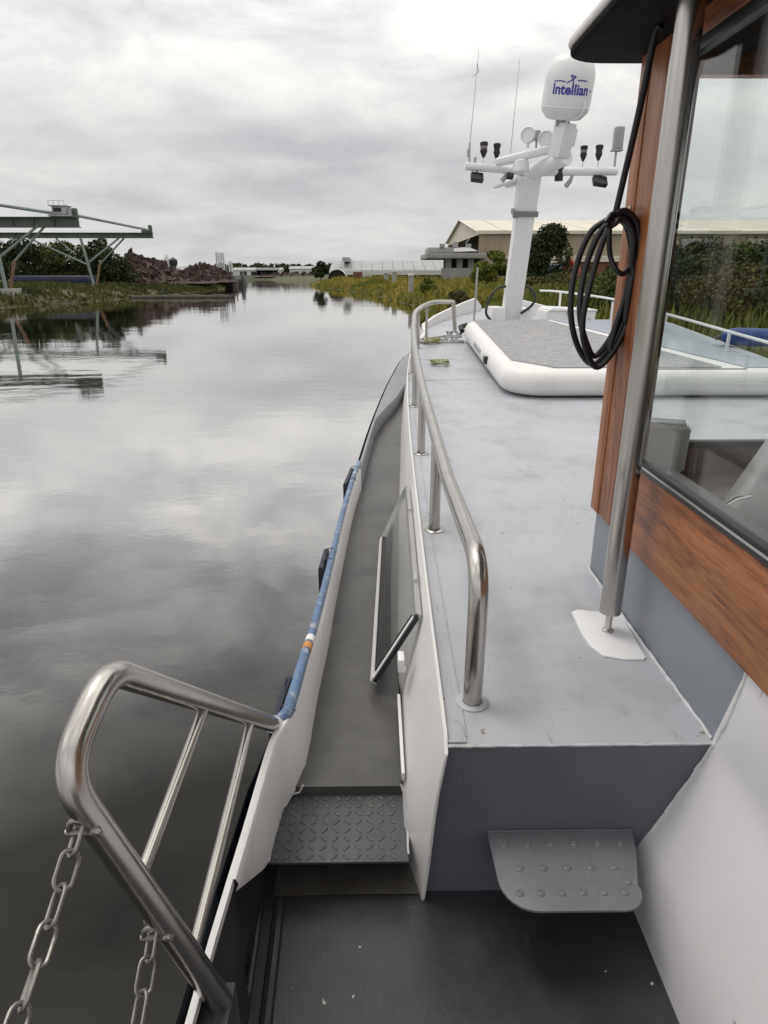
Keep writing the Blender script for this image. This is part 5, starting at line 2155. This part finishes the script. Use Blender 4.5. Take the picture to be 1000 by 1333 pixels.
RC = .0102
loop([(796, 283), (768, 304), (749, 352), (743, 405), (752, 450), (772, 474), (798, 447), (822, 392), (832, 335), (826, 295), (812, 280)], RC, 2.30, .008)
loop([(797, 285), (777, 310), (760, 358), (755, 408), (764, 448), (776, 463), (800, 430), (820, 370), (827, 325), (820, 294), (808, 283)], RC, 2.27, .008)
loop([(800, 282), (786, 312), (771, 360), (759, 415), (762, 452), (778, 478), (806, 445), (827, 385), (834, 322), (826, 288), (813, 277)], RC, 2.245, .006)
loop([(795, 286), (793, 310), (795, 335), (803, 352), (812, 356), (824, 340), (829, 315), (822, 290), (808, 281)], RC * .85, 2.23, .006)
loop([(800, 280), (815, 275), (829, 292), (833, 330), (829, 360), (823, 345), (825, 312), (818, 292), (806, 284)], RC, 2.215, .005)
loop([(801, 279), (817, 277), (832, 296), (836, 335), (829, 385), (815, 420), (820, 380), (828, 330), (822, 292), (810, 283)], RC, 2.225, .005)
loop([(797, 284), (812, 281), (826, 300), (829, 340), (824, 385), (808, 428), (794, 455), (800, 430), (816, 380), (823, 335), (817, 297), (806, 285)], RC, 2.25, .005)
# strap round the top of the coil and the lead up to the roof
loop([(789, 290), (797, 279), (806, 280), (804, 288), (795, 294)], .009, 2.20, .012, True, 'cable_tie')
b = MB()
tp_ = at(866, -12, Y=2.10)
tp_.z = min(tp_.z, 3.03)
b.tube(catmull([at(799, 288, Y=2.25), at(806, 258, Y=2.24), at(822, 190, Y=2.20), at(838, 118, Y=2.16), at(853, 45, Y=2.12), tp_], 8), RC, 10)
b.build('cable_lead', M['cable'], rt)
b = MB()
hk = at(806, 281, Y=2.24)
b.tube(catmull([hk + Vector((.05, .05, .03)), hk + Vector((.03, .0, .015)), hk + Vector((0, -.01, -.012)), hk + Vector((-.02, -.015, .01))], 6), .006, 8)
b.build('hook', M['steel'], rt)

# ------------------------------------------------------------------ things inside the wheelhouse
zb_ = 1.702
c = at(868, 622, z=zb_)
rt = empty('equipment_box', (c.x, c.y, zb_), 'white equipment box with a grey top on the dashboard inside the window', 'equipment box')
bxm = Matrix.Translation((c.x + .01, c.y + .08, zb_)) @ Matrix.Rotation(R(-22), 4, 'Z')
b = MB()
tw = bmesh.new()
lo = [(-.075, -.06), (.075, -.06), (.075, .06), (-.075, .06)]
V0 = [tw.verts.new((x_, y_, .018)) for x_, y_ in lo]
V1 = [tw.verts.new((x_ * 1.04, y_ * 1.04 + .012, .185)) for x_, y_ in lo]
tw.faces.new(V0[::-1])
tw.faces.new(V1)
for k in range(4):
    tw.faces.new((V0[k], V0[(k + 1) % 4], V1[(k + 1) % 4], V1[k]))
bmesh.ops.bevel(tw, geom=tw.edges[:], offset=.008, segments=2, affect='EDGES')
tw.transform(bxm)
b.merge(tw)
b.build('case', M['bright'], rt)
b = MB()
b.box(-.062, .062, -.035, .058, .184, .189, .002, bxm)
b.build('top_panel', M['screen'], rt)
b = MB()
for sx in (-.055, .055):
    b.box(sx - .015, sx + .015, -.05, .05, 0, .018, .003, bxm)
b.tube(catmull([bxm @ Vector(p_) for p_ in ((-.03, -.06, .02), (-.05, -.10, .01), (.0, -.12, .008), (.05, -.09, .008))], 5), .005, 6)
b.build('foot', M['black'], rt)
cs = at(985, 650, Y=1.86)
rt = empty('helm_console', (cs.x + .1, cs.y, 1.08), 'white slanted helm console with a chrome lever inside the window', 'console')
cm_ = Matrix.Translation((cs.x + .10, cs.y + .02, 1.74)) @ Euler((R(-14), R(24), R(-28))).to_matrix().to_4x4()
b = MB()
b.box(-.13, .16, -.11, .13, -.17, .16, .02, cm_, 3)
b.build('console_body', M['bright'], rt)
b = MB()
b.box(cs.x, cs.x + .26, cs.y - .1, cs.y + .12, 1.08, 1.60, .01)
b.build('pedestal', M['interior'], rt)
b = MB()
lv0, lv1 = at(957, 650, Y=1.72), at(932, 665, Y=1.70)
b.tube([lv0 + Vector((.06, .03, .0)), lv0, lv1], .0065, 8)
b.ball(lv1, .010, 2)
b.build('lever', M['chrome'], rt)
